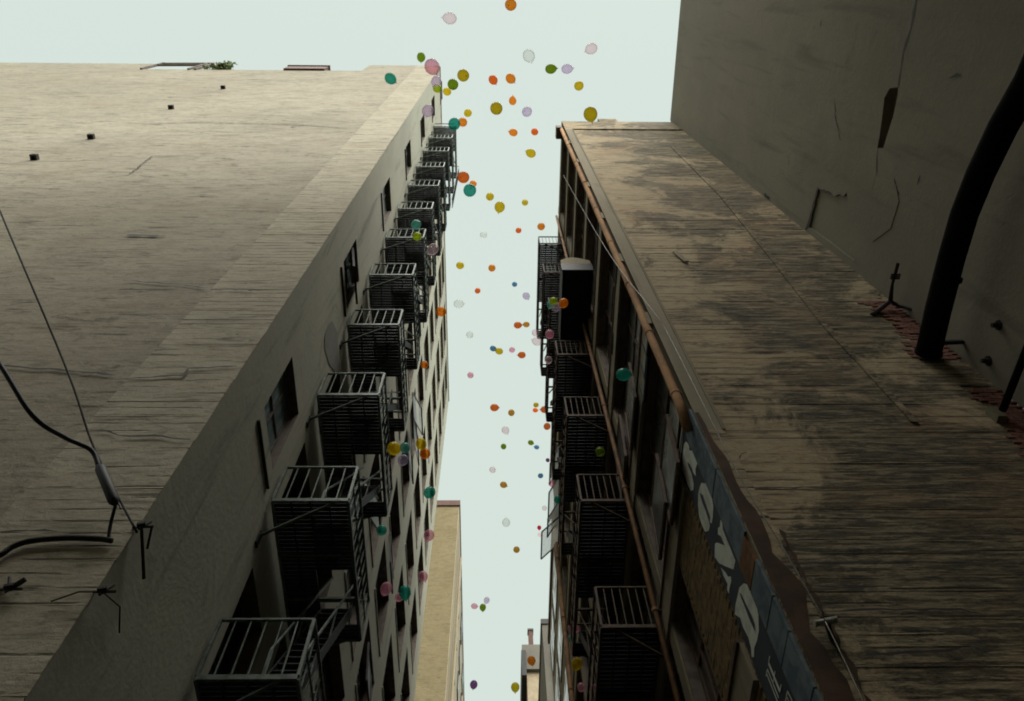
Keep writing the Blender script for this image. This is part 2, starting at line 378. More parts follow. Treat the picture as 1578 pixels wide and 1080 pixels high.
frame_cache = {}
def window(par, xin, sgn, a, b, c, d, cols, rows, fmat, gmat, fw=.05, open_pane=None, label=None, odd=None):
    """frame part with pane sub-parts set in a reveal; sgn = outward x direction"""
    f = MB(); xo = xin + sgn * .05
    x0, x1 = min(xin, xo), max(xin, xo)
    f.box(x0, x1, a, b, c, c + fw); f.box(x0, x1, a, b, d - fw, d)
    f.box(x0, x1, a, a + fw, c + fw, d - fw); f.box(x0, x1, b - fw, b, c + fw, d - fw)
    for i in range(1, cols): y = a + (b - a) * i / cols; f.box(x0, x1, y - fw * .4, y + fw * .4, c + fw, d - fw)
    for j in range(1, rows): z = c + (d - c) * j / rows; f.box(x0 + .004, x1 - .004, a + fw, b - fw, z - fw * .4, z + fw * .4)
    fr = f.build('window', fmat, par, label=label); rel(fr, par)
    for i in range(cols):
        for j in range(rows):
            if open_pane == (i, j): continue
            ya, yb = a + (b - a) * i / cols, a + (b - a) * (i + 1) / cols; za, zb = c + (d - c) * j / rows, c + (d - c) * (j + 1) / rows
            t = random.uniform(-.012, .012); xm = xin + sgn * .02
            q = MB().quad((xm + t, ya, za), (xm - t, yb, za), (xm - t, yb, zb), (xm + t, ya, zb))
            gm = gmat if not odd or random.random() > odd[0] else odd[1]
            place('pane', (lambda me: (me.materials.append(MT[gm]), me)[1])(q.mesh('pane')), fr)
    return fr
def open_sash(par, x, sgn, a, b, zt, h, out, fmat, gmat, label=None, hinge='top'):
    """tilted-out sash: frame part with a pane sub-part"""
    p0 = Vector((x, a, zt)); ang = math.asin(min(.98, out / h)); dz = Vector((sgn * math.sin(ang), 0, -math.cos(ang))) * h
    A, B = p0, Vector((x, b, zt)); Cc, D = B + dz, A + dz
    f = MB(); 
    for u, v in ((A, B), (B, Cc), (Cc, D), (D, A)): f.bar(u, v, .05, .05, up=(1, 0, .3))
    fr = rel(f.build('open_sash', fmat, par, label=label), par)
    n = (B - A).cross(D - A).normalized() * .006
    q = MB().quad(A + n, B + n, Cc + n, D + n); me = q.mesh('pane'); me.materials.append(MT[gmat]); place('pane', me, fr)
    return fr
for ki, (t, a, b, c, d) in enumerate(wins):
    if t == 'stair':
        window(LB, -DL - .20, 1, a, b, c, d, 2, 2, 'frame_mid', 'glass_teal', fw=.06)
        s = MB(); s.box(-DL - .1, -DL + .045, a - .01, b + .07, c - .44, c - .41); rel(s.build('window_sill', 'wire_dark', LB), LB)
    elif t == 'door':
        window(LB, -DL - .33, 1, a, b, c, d, 2, 2, 'frame_dark', 'glass')
    else:
        window(LB, -DL - .33, 1, a, b, c, d, 2 if a < 16 else 1, 2, 'frame_dark', 'glass', odd=(.12, 'glass_grey'))
        s = MB(); s.box(-DL, -DL + .035, a - .06, b + .06, c - .06, c - .012); rel(s.build('window_sill', 'lfar', LB), LB)
# open sashes
open_sash(LB, -DL - .05, 1, 6.4, 7.35, 20.4, 1.55, .28, 'frame_dark', 'glass_teal', 'blue-grey open sash tilted out over the alley')
for (px, py, w_, h_, o_) in ((560, 735, 1.1, 1.2, .55), (636, 605, 1.3, 1.5, .5), (637, 640, 1.4, 1.9, .35), (628, 665, 1.3, 1.9, .35), (601, 820, 1.3, 1.6, .2), (568, 990, 1.2, 1.4, .15)):
    p = on_x(px, py, -DL + .02); open_sash(LB, -DL + .02, 1, p.y, p.y + w_, p.z, h_, o_, 'frame_dark', 'sky_pale', 'tilted sash with the sky reflection coloured pale')
# flat grey patch beside the third landing
pts = [(512, 494), (520, 512), (521, 545), (524, 572), (517, 574), (507, 560), (500, 535), (501, 515), (506, 500)]
m = MB().poly([on_x(px, py, -DL + .012) for px, py in pts[::-1]]); rel(m.build('grey_patch', m_plaster('facade_patch_grey', (.24, .245, .22), (.28, .28, .25), (.18, .18, .15), 31.0), LB), LB)
# weep holes / vents in the side wall
for px, py in ((344, 137), (264, 168), (141, 214), (54, 246)):
    p = on_y(px, py, YL); v = MB(); s_ = .075
    for dx, w_ in ((-s_, .03), (s_, .03)): v.box(p.x + dx - w_, p.x + dx + w_, YL - .17, YL + .01, p.z - s_, p.z + s_)
    v.box(p.x - s_ + .03, p.x + s_ - .03, YL - .17, YL + .01, p.z + s_ - .05, p.z + s_)
    o = rel(v.build('wall_vent', 'wire_dark', LB), LB)
    place('vent_core', (lambda me: (me.materials.append(MT['void']), me)[1])(MB().box(p.x - s_ + .03, p.x + s_ - .03, YL - .15, YL + .0, p.z - s_ + .01, p.z + s_ - .05).mesh('vent_core')), o)

def crack(par, plane, val, pxs, wid, mat='wire_dark', jit=.012, off=.004):
    """a thin recessed crack line on a wall, as a ragged ribbon that follows the wall"""
    P = [(on_y if plane == 'y' else on_x)(px, py, val) for px, py in pxs]; Q = []
    for i in range(len(P) - 1):
        n = max(2, int((P[i + 1] - P[i]).length / .12))
        for k in range(n): Q.append(P[i].lerp(P[i + 1], k / n))
    Q.append(P[-1]); mb = MB(); prev = None
    for i, q in enumerate(Q):
        t = (Q[min(i + 1, len(Q) - 1)] - Q[max(i - 1, 0)]).normalized()
        nrm = Vector((0, -1, 0)) if plane == 'y' else Vector((-1 if val > 0 else 1, 0, 0))
        s_ = t.cross(nrm).normalized(); ww = wid * random.uniform(.25, 1.0) * (0.4 if i in (0, len(Q) - 1) else 1)
        c = q + s_ * random.uniform(-jit, jit) + nrm * off
        cur = (c - s_ * ww, c + s_ * ww)
        if prev: mb.quad(prev[0], prev[1], cur[1], cur[0])
        prev = cur
    return rel(mb.build('crack', mat, par), par)
for pxs, wd in (([(217, 191), (300, 188), (400, 190), (470, 192)], .035), ([(448, 196), (470, 192), (540, 198)], .03), ([(200, 268), (235, 240), (300, 239)], .02),
                ([(0, 563), (60, 568), (120, 572), (178, 578)], .022), ([(178, 584), (230, 582), (282, 578), (290, 568), (366, 564)], .022),
                ([(140, 665), (168, 664), (182, 672), (235, 672), (292, 678)], .02), ([(380, 122), (440, 124), (545, 120)], .03), ([(330, 447), (375, 446), (390, 449)], .022),
                ([(0, 820), (90, 818)], .012), ([(190, 432), (290, 440), (318, 444)], .02), ([(195, 362), (255, 364)], .05), ([(305, 300), (336, 302)], .03)):
    crack(LB, 'y', YL - .026, pxs, wd * 1.5, jit=.02)

# roof-top things seen over the side wall
fr = MB(); 
for a, b in (((-21.6, ZS), (-21.6, ZL)), ((-18.75, ZS), (-18.75, ZL)), ((-18.35, ZS), (-18.35, ZL - .1)), ((-21.6, ZL), (-18.35, ZL)), ((-21.6, ZL - .9), (-18.75, ZL - .9))):
    fr.bar((a[0], YL - .03, a[1] - .3), (b[0], YL - .03, b[1]), .14)
o = fr.build('roof_frame', 'reveal'); tag(o, 'pale open metal frame standing on the left roof edge at the step of the parapet', 'frame')
bx = empty('roof_box', (-11.8, YL + .12, ZS)); tag(bx, 'long low brown box on the left roof edge', 'rooftop box')
MB().box(-1.25, 1.25, -.24, .6, -.1, 1.3).build('casing', 'brownbox', bx); MB().box(-1.32, 1.32, -.30, .66, 1.3, 1.45).build('lid', 'brownbox', bx)
pl = empty('roof_plant', (-17.0, YL + .05, ZS)); tag(pl, 'scruffy green plant growing on the left roof edge', 'plant')
st, lf = MB(), MB()
for k in range(9):
    a = random.uniform(0, 6.28); q = Vector((math.cos(a) * random.uniform(.1, .5), -random.uniform(.0, .18), random.uniform(.3, .9)))
    st.tube([(0, 0, -.3), q * .5 + Vector((0, 0, .1)), q], [.05, .035, .015], 5)
    for j in range(22):
        c = q * random.uniform(.55, 1.1) + Vector((random.gauss(0, .34), random.gauss(0, .15), random.gauss(0, .22))); d = Vector((random.gauss(0, 1), random.gauss(0, 1), random.gauss(0, 1))).normalized() * .15; e = d.orthogonal().normalized() * .09
        lf.poly([c - d, c + e, c + d, c - e])
st.build('stems', 'wire_dark', pl); lf.build('foliage', 'leaf', pl)

# ------------------------------------------------------------------ right building
RB = empty('warehouse_building', (DR, YR, GZ))
tag(RB, 'old brown concrete warehouse on the right with black mould streaks on its front', 'building')
ZR, YRF = 37.4, 23.8
XB = 3.22   # inner edge of the smooth corner band
COURSE_TOP = 21.0
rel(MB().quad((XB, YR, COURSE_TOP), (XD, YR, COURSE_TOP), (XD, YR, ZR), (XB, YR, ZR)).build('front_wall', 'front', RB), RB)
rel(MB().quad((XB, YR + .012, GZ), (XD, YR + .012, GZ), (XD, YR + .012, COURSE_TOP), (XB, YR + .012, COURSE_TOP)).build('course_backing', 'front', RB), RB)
z0 = GZ
while z0 < COURSE_TOP - .02:
    h = min(.205, COURSE_TOP - z0)
    mb = MB(); nx = 8; pr = random.uniform(0, .007); xs = [XB + (XD - XB) * i / nx for i in range(nx + 1)]
    # missing lengths of render near the dark wall, where brick shows
    fy = [YR - pr + random.uniform(-.002, .003) for _ in xs]; gp = random.choice((0, 0, .002, .004)); zl = [z0 + gp * random.uniform(.3, 1.5) for _ in xs]; zh = [z0 + h] * (nx + 1)
    if 5.6 < z0 < 16.4:
        cut = 7.9 - (.18 + .5 * max(0, math.sin((z0 - 5.6) / 10.8 * math.pi)) * random.uniform(.5, 1.0) + .25 * math.sin(z0 * 1.9)) if not 11.2 < z0 < 12.4 else XD - .1
        cut = min(cut, XD - .05); xs = [x if i < nx else cut for i, x in enumerate(xs)]
    for i in range(nx):
        mb.quad((xs[i], fy[i], zl[i]), (xs[i + 1], fy[i + 1], zl[i + 1]), (xs[i + 1], fy[i + 1], zh[i + 1]), (xs[i], fy[i], zh[i]))
        mb.quad((xs[i], YR + .01, zl[i]), (xs[i + 1], YR + .01, zl[i + 1]), (xs[i + 1], fy[i + 1], zl[i + 1]), (xs[i], fy[i], zl[i]))
        mb.quad((xs[i], fy[i], zh[i]), (xs[i + 1], fy[i + 1], zh[i + 1]), (xs[i + 1], YR + .01, zh[i + 1]), (xs[i], YR + .01, zh[i]))
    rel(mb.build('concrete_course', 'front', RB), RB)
    z0 += .205
# bricks laid bare along the inner corner
bme = MB().box(-.1, .1, -.012, .03, -.03, .03).mesh('brick'); bme.materials.append(MT['brick'])
nb = 0
for k in range(160):
    z = 6.0 + k * .068
    if 11.2 < z < 12.3 or z > 16.6: continue
    for j in range(4):
        x = XD - .11 - j * .215 - (.107 if k % 2 else 0)
        if x < XD - (.42 + .38 * abs(math.sin(z * .9))): continue
        if random.random() < .08 or nb > 285: continue
        place('brick', bme, RB, loc=Vector((x, YR - .001 + random.uniform(-.008, .004), z)) - RB.location); nb += 1
# smooth corner band, its edge bead, parapet, roof, hidden faces
w = MB(); w.box(DR, XB, YR - .03, YR + .05, 9.9, ZR - 2.2)
rel(w.build('corner_band', 'beam', RB), RB)
rel(MB().box(XB - .035, XB + .012, YR - .05, YR - .031, 9.9, ZR - 2.2).build('edge_bead', 'rfac', RB), RB)
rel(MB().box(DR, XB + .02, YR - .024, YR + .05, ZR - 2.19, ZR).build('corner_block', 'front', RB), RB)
w = MB(); w.quad((XB, YR - .003, ZR), (XD + .6, YR - .003, ZR), (XD + .6, YR + 6, ZR), (XB, YR + 6, ZR)); w.box(DR, XD + .6, YR + .02, YRF, ZR - .3, ZR - .02)
rel(w.build('roof', 'rfac', RB), RB)
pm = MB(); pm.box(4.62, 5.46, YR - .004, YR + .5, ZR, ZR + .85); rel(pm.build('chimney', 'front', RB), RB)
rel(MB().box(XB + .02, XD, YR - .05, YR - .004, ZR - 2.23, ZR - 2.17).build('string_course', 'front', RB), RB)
w = MB(); w.quad((DR, YRF, GZ), (DR, YRF, ZR), (XD + 8, YRF, ZR), (XD + 8, YRF, GZ)); rel(w.build('rear_wall', 'rfac', RB), RB)
# slanting raised joint on the front
jp = [on_y(px, py, YR - .03) for px, py in ((1035, 225), (1110, 300), (1190, 398), (1270, 500), (1350, 585), (1410, 650))]
j = MB()
for a, b in zip(jp, jp[1:]): j.bar(a, b, .10, .02, up=(0, -1, 0))
rel(j.build('mortar_strip', 'front', RB), RB)
a_, b_ = on_y(1040, 388, YR - .05), on_y(1058, 403, YR - .05)
rel(MB().bar(a_, b_, .11, .03, up=(0, -1, 0)).build('metal_strip', 'beam', RB), RB)
for pxs, wd in (([(1085, 609), (1130, 609), (1178, 611)], .03), ([(1270, 502), (1312, 501)], .03), ([(1330, 1010), (1480, 1000)], .02), ([(1230, 868), (1370, 866), (1500, 868)], .016),
                ([(1270, 941), (1360, 940), (1480, 939), (1515, 948)], .018), ([(1262, 905), (1390, 904)], .014), ([(1150, 752), (1330, 751)], .016), ([(1138, 708), (1142, 700), (1152, 697)], .014)):
    crack(RB, 'y', YR - .045, pxs, wd)

# alley face of the warehouse
rop = []
beams = [10.25 + FL * k for k in range(-3, 8)]
BAYS = [(6.15, 9.55), (9.95, 13.35), (13.75, 17.15), (17.55, 20.95), (21.3, 23.5)]
for zb in beams:
    top = min(zb + FL, ZR - .3)
    for bi, (a, b) in enumerate(BAYS):
        a2 = a
        if zb + FL <= 10.3 and bi == 0: a2 = 8.42
        if top - zb > 1.2: rop.append((a2, b, zb + .62, top))
w, r = wall_x(DR, YR, YRF, GZ, ZR, rop, .26, -1)
rel(w.build('alley_facade', 'rfac', RB), RB)
for q in r: rel(q.build('window_reveal', 'reveal', RB), RB)
rel(MB().box(DR + .30, DR + .8, YR + .3, YRF - .2, GZ, ZR - .5).build('dark_interior', 'void', RB), RB)
for zb in beams[1:]:
    rel(MB().box(DR - .07, DR + .02, (YR + .02) if zb > 10.3 else 7.0, YRF, zb, zb + .56).build('spandrel_beam', 'beam', RB), RB)
    if zb + .56 < ZR - 1: rel(MB().box(DR - .10, DR + .02, (YR + .05) if zb > 10.3 else 7.0, YRF, zb + .561, zb + .615).build('sill_ledge', 'frame_brown', RB), RB)
for a, b in zip([x[1] for x in BAYS[:-1]], [x[0] for x in BAYS[1:]]):
    rel(MB().box(DR - .035, DR + .02, a + .04, b - .04, GZ, ZR - .3).build('pier', 'rfac', RB), RB)
for a, b, c, d in rop:
    n = 3 if a < 20 else 2
    window(RB, DR + .22, -1, a, b, c, d, n if a < 16 else 2, 3 if a < 13 else 2, 'frame_brown' if a < 16 else 'frame_dark', 'glass', fw=.07, odd=(.30, 'glass_grey'))
for (px, py, w_, h_, o_, mt_) in ((990, 492, .8, 1.0, .04, 'sky_pale'), (989, 520, .9, 1.0, .04, 'sky_pale'), (945, 508, .35, .3, .03, 'sky_pale'), (945, 521, .3, .25, .03, 'sky_pale'), (950, 402, .4, .4, .03, 'sky_pale'),
                                  (1028, 640, 1.12, 1.5, .12, 'glass_grey'), (970, 560, 1.2, 1.6, .12, 'glass_grey'), (1012, 700, 1.12, 1.5, .12, 'glass_grey'), (955, 640, 1.2, 1.8, .12, 'glass_grey'),
                                  (862, 688, 1.1, 1.5, .5, 'sky_pale'), (862, 732, 1.6, 1.5, .55, 'sky_pale'), (862, 771, 1.0, 1.5, .6, 'sky_pale'), (862, 796, 1.5, 1.4, .85, 'sky_pale')):
    p = on_x(px, py, DR - .04); open_sash(RB, DR - .04, -1, p.y, p.y + w_, p.z, h_, o_, 'frame_brown' if mt_ != 'sky_pale' else 'frame_dark', mt_, 'tilted sash with the sky reflection coloured white' if mt_ == 'sky_pale' else 'grey sash tilted open')

# painted corner pier: mural
MX = DR - .012
rel(MB().box(MX, DR + .05, 6.26, 6.97, GZ, 10.85).build('mural_panel', 'navy', RB, label='navy painted pier with cream lettering'), RB)
zs = [10.6, 8.95, 7.62, 7.15, 6.55, 6.05, 5.35, 4.9, 3.6, 2.2, .6, GZ]
for i in range(len(zs) - 1):
    y0_ = YR + .01 + (.05 if i == 2 else 0)
    m = MB(); m.box(DR - .03 - random.uniform(0, .012), DR + .05, y0_, 6.255 - (.0), zs[i + 1] + .012, zs[i] - .012)
    rel(m.build('painted_block', 'orange_rust' if i == 2 else 'blue', RB, label='rust-stained bare block' if i == 2 else None), RB)
def painted(name, pxs, mat='white', off=.004, par=RB):
    P = [on_x(px, py, MX - off) for px, py in pxs]
    m = MB().poly(P); return rel(m.build(name, mat, par), par)
def zp(l, ox, oy, s): return [(ox + x / s, oy + y / s) for x, y in l]
painted('painted_letter', zp([(245, 315), (275, 350), (290, 400), (285, 440), (340, 445), (370, 500), (410, 570), (400, 620), (375, 700), (380, 800), (345, 750), (330, 700), (300, 640), (265, 600), (270, 640), (320, 760), (350, 900), (345, 990), (310, 1000), (260, 900), (215, 780), (175, 690), (190, 620), (200, 470), (220, 350)], 1030, 645, 9), 'white')
painted('painted_letter', zp([(100, 125), (165, 135), (215, 230), (245, 340), (262, 450), (255, 600), (240, 690), (215, 670), (220, 600), (170, 450), (120, 300), (70, 260), (110, 400), (150, 500), (200, 650), (215, 720), (200, 790), (150, 805), (100, 700), (65, 590), (50, 430), (55, 280), (75, 180)], 1070, 730, 9), 'white')
painted('painted_letter', zp([(145, 75), (165, 110), (170, 180), (200, 260), (250, 380), (310, 530), (290, 630), (190, 590), (130, 560), (80, 490), (85, 340), (110, 330), (195, 365), (150, 260), (118, 240), (120, 170), (140, 150)], 1090, 790, 7.2), 'white')
painted('painted_letter', zp([(150, 605), (200, 660), (230, 710), (262, 705), (265, 760), (245, 840), (238, 900), (218, 850), (225, 790), (180, 700)], 1090, 790, 7.2), 'white')
painted('painted_letter', zp([(190, 135), (235, 150), (280, 220), (320, 340), (350, 480), (355, 660), (335, 770), (305, 850), (300, 960), (275, 950), (268, 850), (240, 740), (180, 620), (150, 520), (90, 480), (95, 380), (120, 270), (140, 180)], 1120, 880, 7.2), 'white')
painted('letter_gap', zp([(140, 235), (165, 260), (215, 370), (270, 480), (310, 590), (310, 670), (290, 620), (250, 530), (200, 400), (160, 300)], 1120, 880, 7.2), 'navy', .008)
# the small hand lettering below: THE / LOSER / S
def stroke(pts_px, wid=.011):
    P = [on_x(px, py, MX - .004) for px, py in pts_px]; m = MB()
    for a, b in zip(P, P[1:]): m.bar(a, b, wid * 2, .004, up=(1, 0, 0))
    return m
GL = {'T': [[(0, 1), (1, 1)], [(.5, 1), (.5, 0)]], 'H': [[(0, 1), (0, 0)], [(1, 1), (1, 0)], [(0, .5), (1, .5)]], 'E': [[(1, 1), (0, 1), (0, 0), (1, 0)], [(0, .5), (.8, .5)]],
      'L': [[(0, 1), (0, 0), (1, 0)]], 'O': [[(.2, 1), (.8, 1), (1, .6), (.8, 0), (.2, 0), (0, .5), (.2, 1)]], 'S': [[(1, .85), (.5, 1), (0, .8), (.2, .55), (.9, .45), (1, .2), (.5, 0), (0, .15)]],
      'R': [[(0, 0), (0, 1), (.8, 1), (1, .75), (.8, .5), (0, .5)], [(.4, .5), (1, 0)]]}
for word, ya, yb, z0_, z1_ in (('THE', 6.76, 6.46, 6.02, 6.40), ('LOSER', 6.86, 6.36, 5.42, 5.86), ('S', 6.45, 6.33, 4.9, 5.26)):
    n = len(word)
    for i, ch in enumerate(word):
        c0 = ya + (yb - ya) * (i + .1) / n; c1 = ya + (yb - ya) * (i + .88) / n; m = MB()
        for pl_ in GL[ch]:
            P = [Vector((MX - .004, c0 + (c1 - c0) * u, z0_ + (z1_ - z0_) * v)) for u, v in pl_]
            for a, b in zip(P, P[1:]): m.bar(a, b, .016, .004, up=(1, 0, 0))
        rel(m.build('painted_letter', 'white', RB), RB)
# ragged brown strip where the corner render has come away
mb = MB(); zt = 10.0; N = 60; prev = None
for i in range(N + 1):
    z = 10.4 - (10.4 - GZ) * i / N; wv = .06 + .24 * min(1, (10.4 - z) / 3.5) * (.75 + .25 * math.sin(z * 5) + random.uniform(-.12, .12))
    cur = (Vector((DR + .002, YR - .034, z)), Vector((DR + wv, YR - .034, z)), Vector((DR + wv, YR + .01, z)))
    if prev: mb.quad(prev[0], prev[1], cur[1], cur[0]); mb.quad(prev[1], prev[2], cur[2], cur[1])
    prev = cur
rel(mb.build('exposed_render', 'brownrust', RB), RB)
rel(MB().box(DR + .002, XB, YR - .03, YR + .05, GZ, 9.9).build('corner_band', 'front', RB), RB)
# golden brick infill below the first spandrel
bm2 = MB().box(-.02, .02, -.155, .155, -.033, .033).mesh('brick'); bm2.materials.append(MT['brick_tan'])
rel(MB().box(DR - .004, DR + .05, 6.975, 8.40, GZ, 10.24).build('brick_backing', 'brick_tan', RB), RB)
cnt = 0; rest = MB()
for k in range(160):
    z = 10.20 - k * .074
    if z < GZ + .1: break
    for j in range(5):
        y = 7.14 + j * .32 + (.08 if k % 2 else 0)
        if y > 8.25: continue
        ox = random.uniform(-.005, .005)
        if cnt < 260: place('brick', bm2, RB, loc=Vector((DR + .003 + ox * .6, y, z)) - RB.location); cnt += 1
        else: rest.box(DR - .017 + ox * .6, DR + .023 + ox, y - .155, y + .155, z - .033, z + .033)
rel(rest.build('brick_rows', 'brick_tan', RB, kind='stuff'), RB)

# copper-orange downpipe at the corner, with hopper and brackets
cp = empty('downpipe', (DR - .10, YR + .07, 10.0)); tag(cp, 'orange-brown downpipe running up the near corner of the brown warehouse to the roof', 'pipe')
def relc(o, par): o.location = -Vector(par.location); return o
px_, py_ = DR - .10, YR + .10
relc(MB().tube([(px_ - .02, py_ + .05, 10.25), (px_, py_, 10.9), (px_, py_, 14.5), (px_ + .01, py_, 14.6), (px_, py_ - .0, 22), (px_, py_ + .01, 30), (px_, py_, ZR - 1.1)], .072, 14).build('pipe', 'copper', cp, smooth=True), cp)
relc(MB().box(px_ - .22, px_ + .12, py_ - .08, py_ + .42, ZR - 1.5, ZR - .95).build('hopper', 'frame_brown', cp), cp)
for z in (11.2, 13.6, 16.2, 19.2, 22.4, 25.6, 28.8, 32.0):
    relc(MB().tube([(px_, py_, z), (px_, py_, z + .09)], .082, 14).build('pipe_collar', 'copper', cp, smooth=False), cp)
    relc(MB().bar((px_, py_, z + .03), (DR + .02, py_, z + .03), .05, .03).build('bracket', 'frame_brown', cp), cp)
def vpipe(name, x, y, z0, z1, r, mat, label, cat='pipe', wall=DR):
    p = empty(name, (x, y, z0)); tag(p, label, cat)
    relc(MB().tube([(x, y, z0), (x, y, (z0 + z1) / 2), (x, y, z1)], r, 10).build('pipe', mat, p, smooth=True), p)
    z = z0 + 1.3
    while z < z1:
        relc(MB().tube([(x, y, z), (x, y, z + .07)], r * 1.3, 10).build('pipe_collar', mat, p), p)
        relc(MB().bar((x, y, z + .03), (wall + .01 * (1 if wall > 0 else -1), y, z + .03), .04, .03).build('bracket', 'wire_dark', p), p); z += FL
    return p
vpipe('standpipe', 2.72, 9.80, GZ, 36.2, .05, 'rustpipe', 'rusty brown pipe climbing beside the right fire escape, crossing each landing')
vpipe('standpipe', 2.72, 23.55, GZ, 32.5, .085, 'rustpipe', 'tan vertical pipe near the far end of the right hand warehouse face')

# ------------------------------------------------------------------ dark building on the far right
DB = empty('stucco_building', (XD, 0, GZ)); tag(DB, 'dark olive stucco building filling the upper right with a cracked blank wall', 'building')
ZD = 37.9
holes_px = [[(1371, 136), (1384, 134), (1383, 150), (1376, 180), (1368, 205), (1361, 228), (1352, 228), (1356, 205), (1360, 175), (1363, 150)],
            [(1261, 290), (1268, 293), (1280, 296), (1285, 302), (1293, 299), (1300, 302), (1305, 296), (1307, 316), (1315, 334), (1311, 360), (1317, 384), (1316, 402), (1280, 374), (1247, 350), (1250, 332), (1256, 310)]]
deps = [.22, .045]
from mathutils.geometry import tessellate_polygon
outer = [Vector((XD, YR + .01, GZ)), Vector((XD, -14, GZ)), Vector((XD, -14, ZD)), Vector((XD, YR + .01, ZD))]
hp = [[on_x(px, py, XD) for px, py in h] for h in holes_px]
tri = tessellate_polygon([outer] + hp); allv = outer + [v for h in hp for v in h]
m = MB(); m.v = [tuple(v) for v in allv]
for t in tri:
    a, b, c = (Vector(allv[i]) for i in t); t = tuple(t)
    m.f.append(t if (b - a).cross(c - a).x < 0 else t[::-1])
rel(m.build('wall', 'darkwall', DB), DB)
r = MB()
for h, dd in zip(hp, deps):
    n = len(h)
    for i in range(n):
        a, b = h[i], h[(i + 1) % n]; r.quad(a, b, b + Vector((dd, 0, 0)), a + Vector((dd, 0, 0)))
    r.poly([v + Vector((dd, 0, 0)) for v in h])
rel(r.build('wall_recess', 'darkwall', DB), DB)
rel(MB().box(XD + .01, XD + 30, -14, YR + 14, ZD - .4, ZD - .1).build('roof', 'darkwall', DB), DB)
w = MB(); w.quad((XD, YR + .01, GZ), (XD, YR + .01, ZD), (XD + 30, YR + .01, ZD), (XD + 30, YR + .01, GZ)); rel(w.build('end_wall', 'darkwall', DB), DB)
for pxs, wd in (([(1412, -2), (1406, 30), (1400, 55), (1392, 80), (1388, 110), (1384, 134)], .02), ([(1266, 30), (1264, 42)], .018), ([(1286, 150), (1288, 170), (1286, 176), (1291, 195), (1295, 216)], .012),
                ([(1353, 228), (1351, 250), (1350, 270)], .016), ([(1261, 290), (1254, 315), (1248, 340), (1241, 355)], .03), ([(1380, 284), (1379, 300), (1376, 310)], .02), ([(1215, 240), (1216, 256)], .008), ([(1178, 298), (1186, 306)], .03), ([(1418, 270), (1414, 285)], .014), ([(1261, 290), (1270, 293), (1280, 297)], .010),
                ([(1350, 270), (1346, 288), (1342, 300), (1330, 303)], .008), ([(1378, 274), (1380, 290), (1385, 300)], .02), ([(1372, 325), (1371, 333)], .03), ):
    crack(DB, 'x', XD - .004, pxs, wd * 2.3, jit=.02)
# peeled render patch, thin raised sheet with a broken edge
pk = [(1350, 270), (1342, 300), (1318, 303), (1308, 318), (1320, 348), (1345, 372), (1372, 352), (1385, 310), (1380, 284)]
P = [on_x(px, py, XD - .014) for px, py in pk]; m = MB().poly(P[::-1])
for a, b in zip(P, P[1:] + P[:1]): m.quad(a, b, b + Vector((.02, 0, 0)), a + Vector((.02, 0, 0)))
rel(m.build('render_patch', 'darkwall', DB), DB)
P = [on_x(px, py, XD - .018) for px, py in [(1468 - 1, 117), (1475, 112), (1480, 115), (1472, 119), (1460, 121)]]
rel(MB().poly(P[::-1]).build('chip', 'wire_dark', DB), DB)

# big black duct running out along the dark wall
du = empty('duct', (7.35, 5.6, 12.2)); tag(du, 'thick black duct slanting along the dark stucco wall at the upper right', 'duct')
P = [on_y(1436, 541, 5.55)]; DP = [on_x(px, py, 7.12) + Vector((.205, 0, 0)) for px, py in ((1412, 545), (1426, 480), (1446, 400), (1466, 330), (1490, 268), (1524, 195), (1566, 120))]
DP.append(DP[-1] + Vector((.1, -4, -1.0))); A, B = DP[0], DP[3]
relc(MB().tube(DP, .205, 22).build('duct_body', 'blackduct', du, smooth=True), du)
for t in (.0, .55): q = A.lerp(B, t); relc(MB().tube([q, q + (B - A).normalized() * .05], .22, 22).build('duct_flange', 'blackduct', du), du)
relc(MB().bar(A + Vector((0, -.2, 0)), A + Vector((.6, -.2, .05)), .06).build('bracket', 'black', du), du)
p1 = on_y(1545, 632, YR - .12); sp = empty('conduit', p1); tag(sp, 'thin black pipe at the right edge reaching out from the brown wall below the duct', 'pipe')
q1 = p1 + Vector((.10, -4.2, -.35)); relc(MB().tube([p1, p1.lerp(q1, .4), q1], .055, 10).build('pipe', 'blackduct', sp, smooth=True), sp)
relc(MB().box(p1.x - .16, p1.x - .02, YR - .12, YR + .0, p1.z - .17, p1.z + .12).build('pipe_clamp', 'rfac', sp), sp)
for px, py, lab in ((1540, 501, 'small dark wall anchor, upper of two on the stucco right of the duct'), (1524, 556, 'small dark wall anchor, lower of two on the stucco right of the duct')):
    p = on_x(px, py, XD); a = empty('wall_anchor', p); tag(a, lab, 'anchor', 'anchors on the stucco wall')
    relc(MB().tube([p + Vector((.02, 0, 0)), p + Vector((-.12, 0, 0))], [.05, .04], 8).build('bolt', 'wire_dark', a), a)
    relc(MB().tube([p + Vector((-.01, 0, 0)), p + Vector((-.03, 0, 0))], .085, 8).build('washer', 'black', a), a)
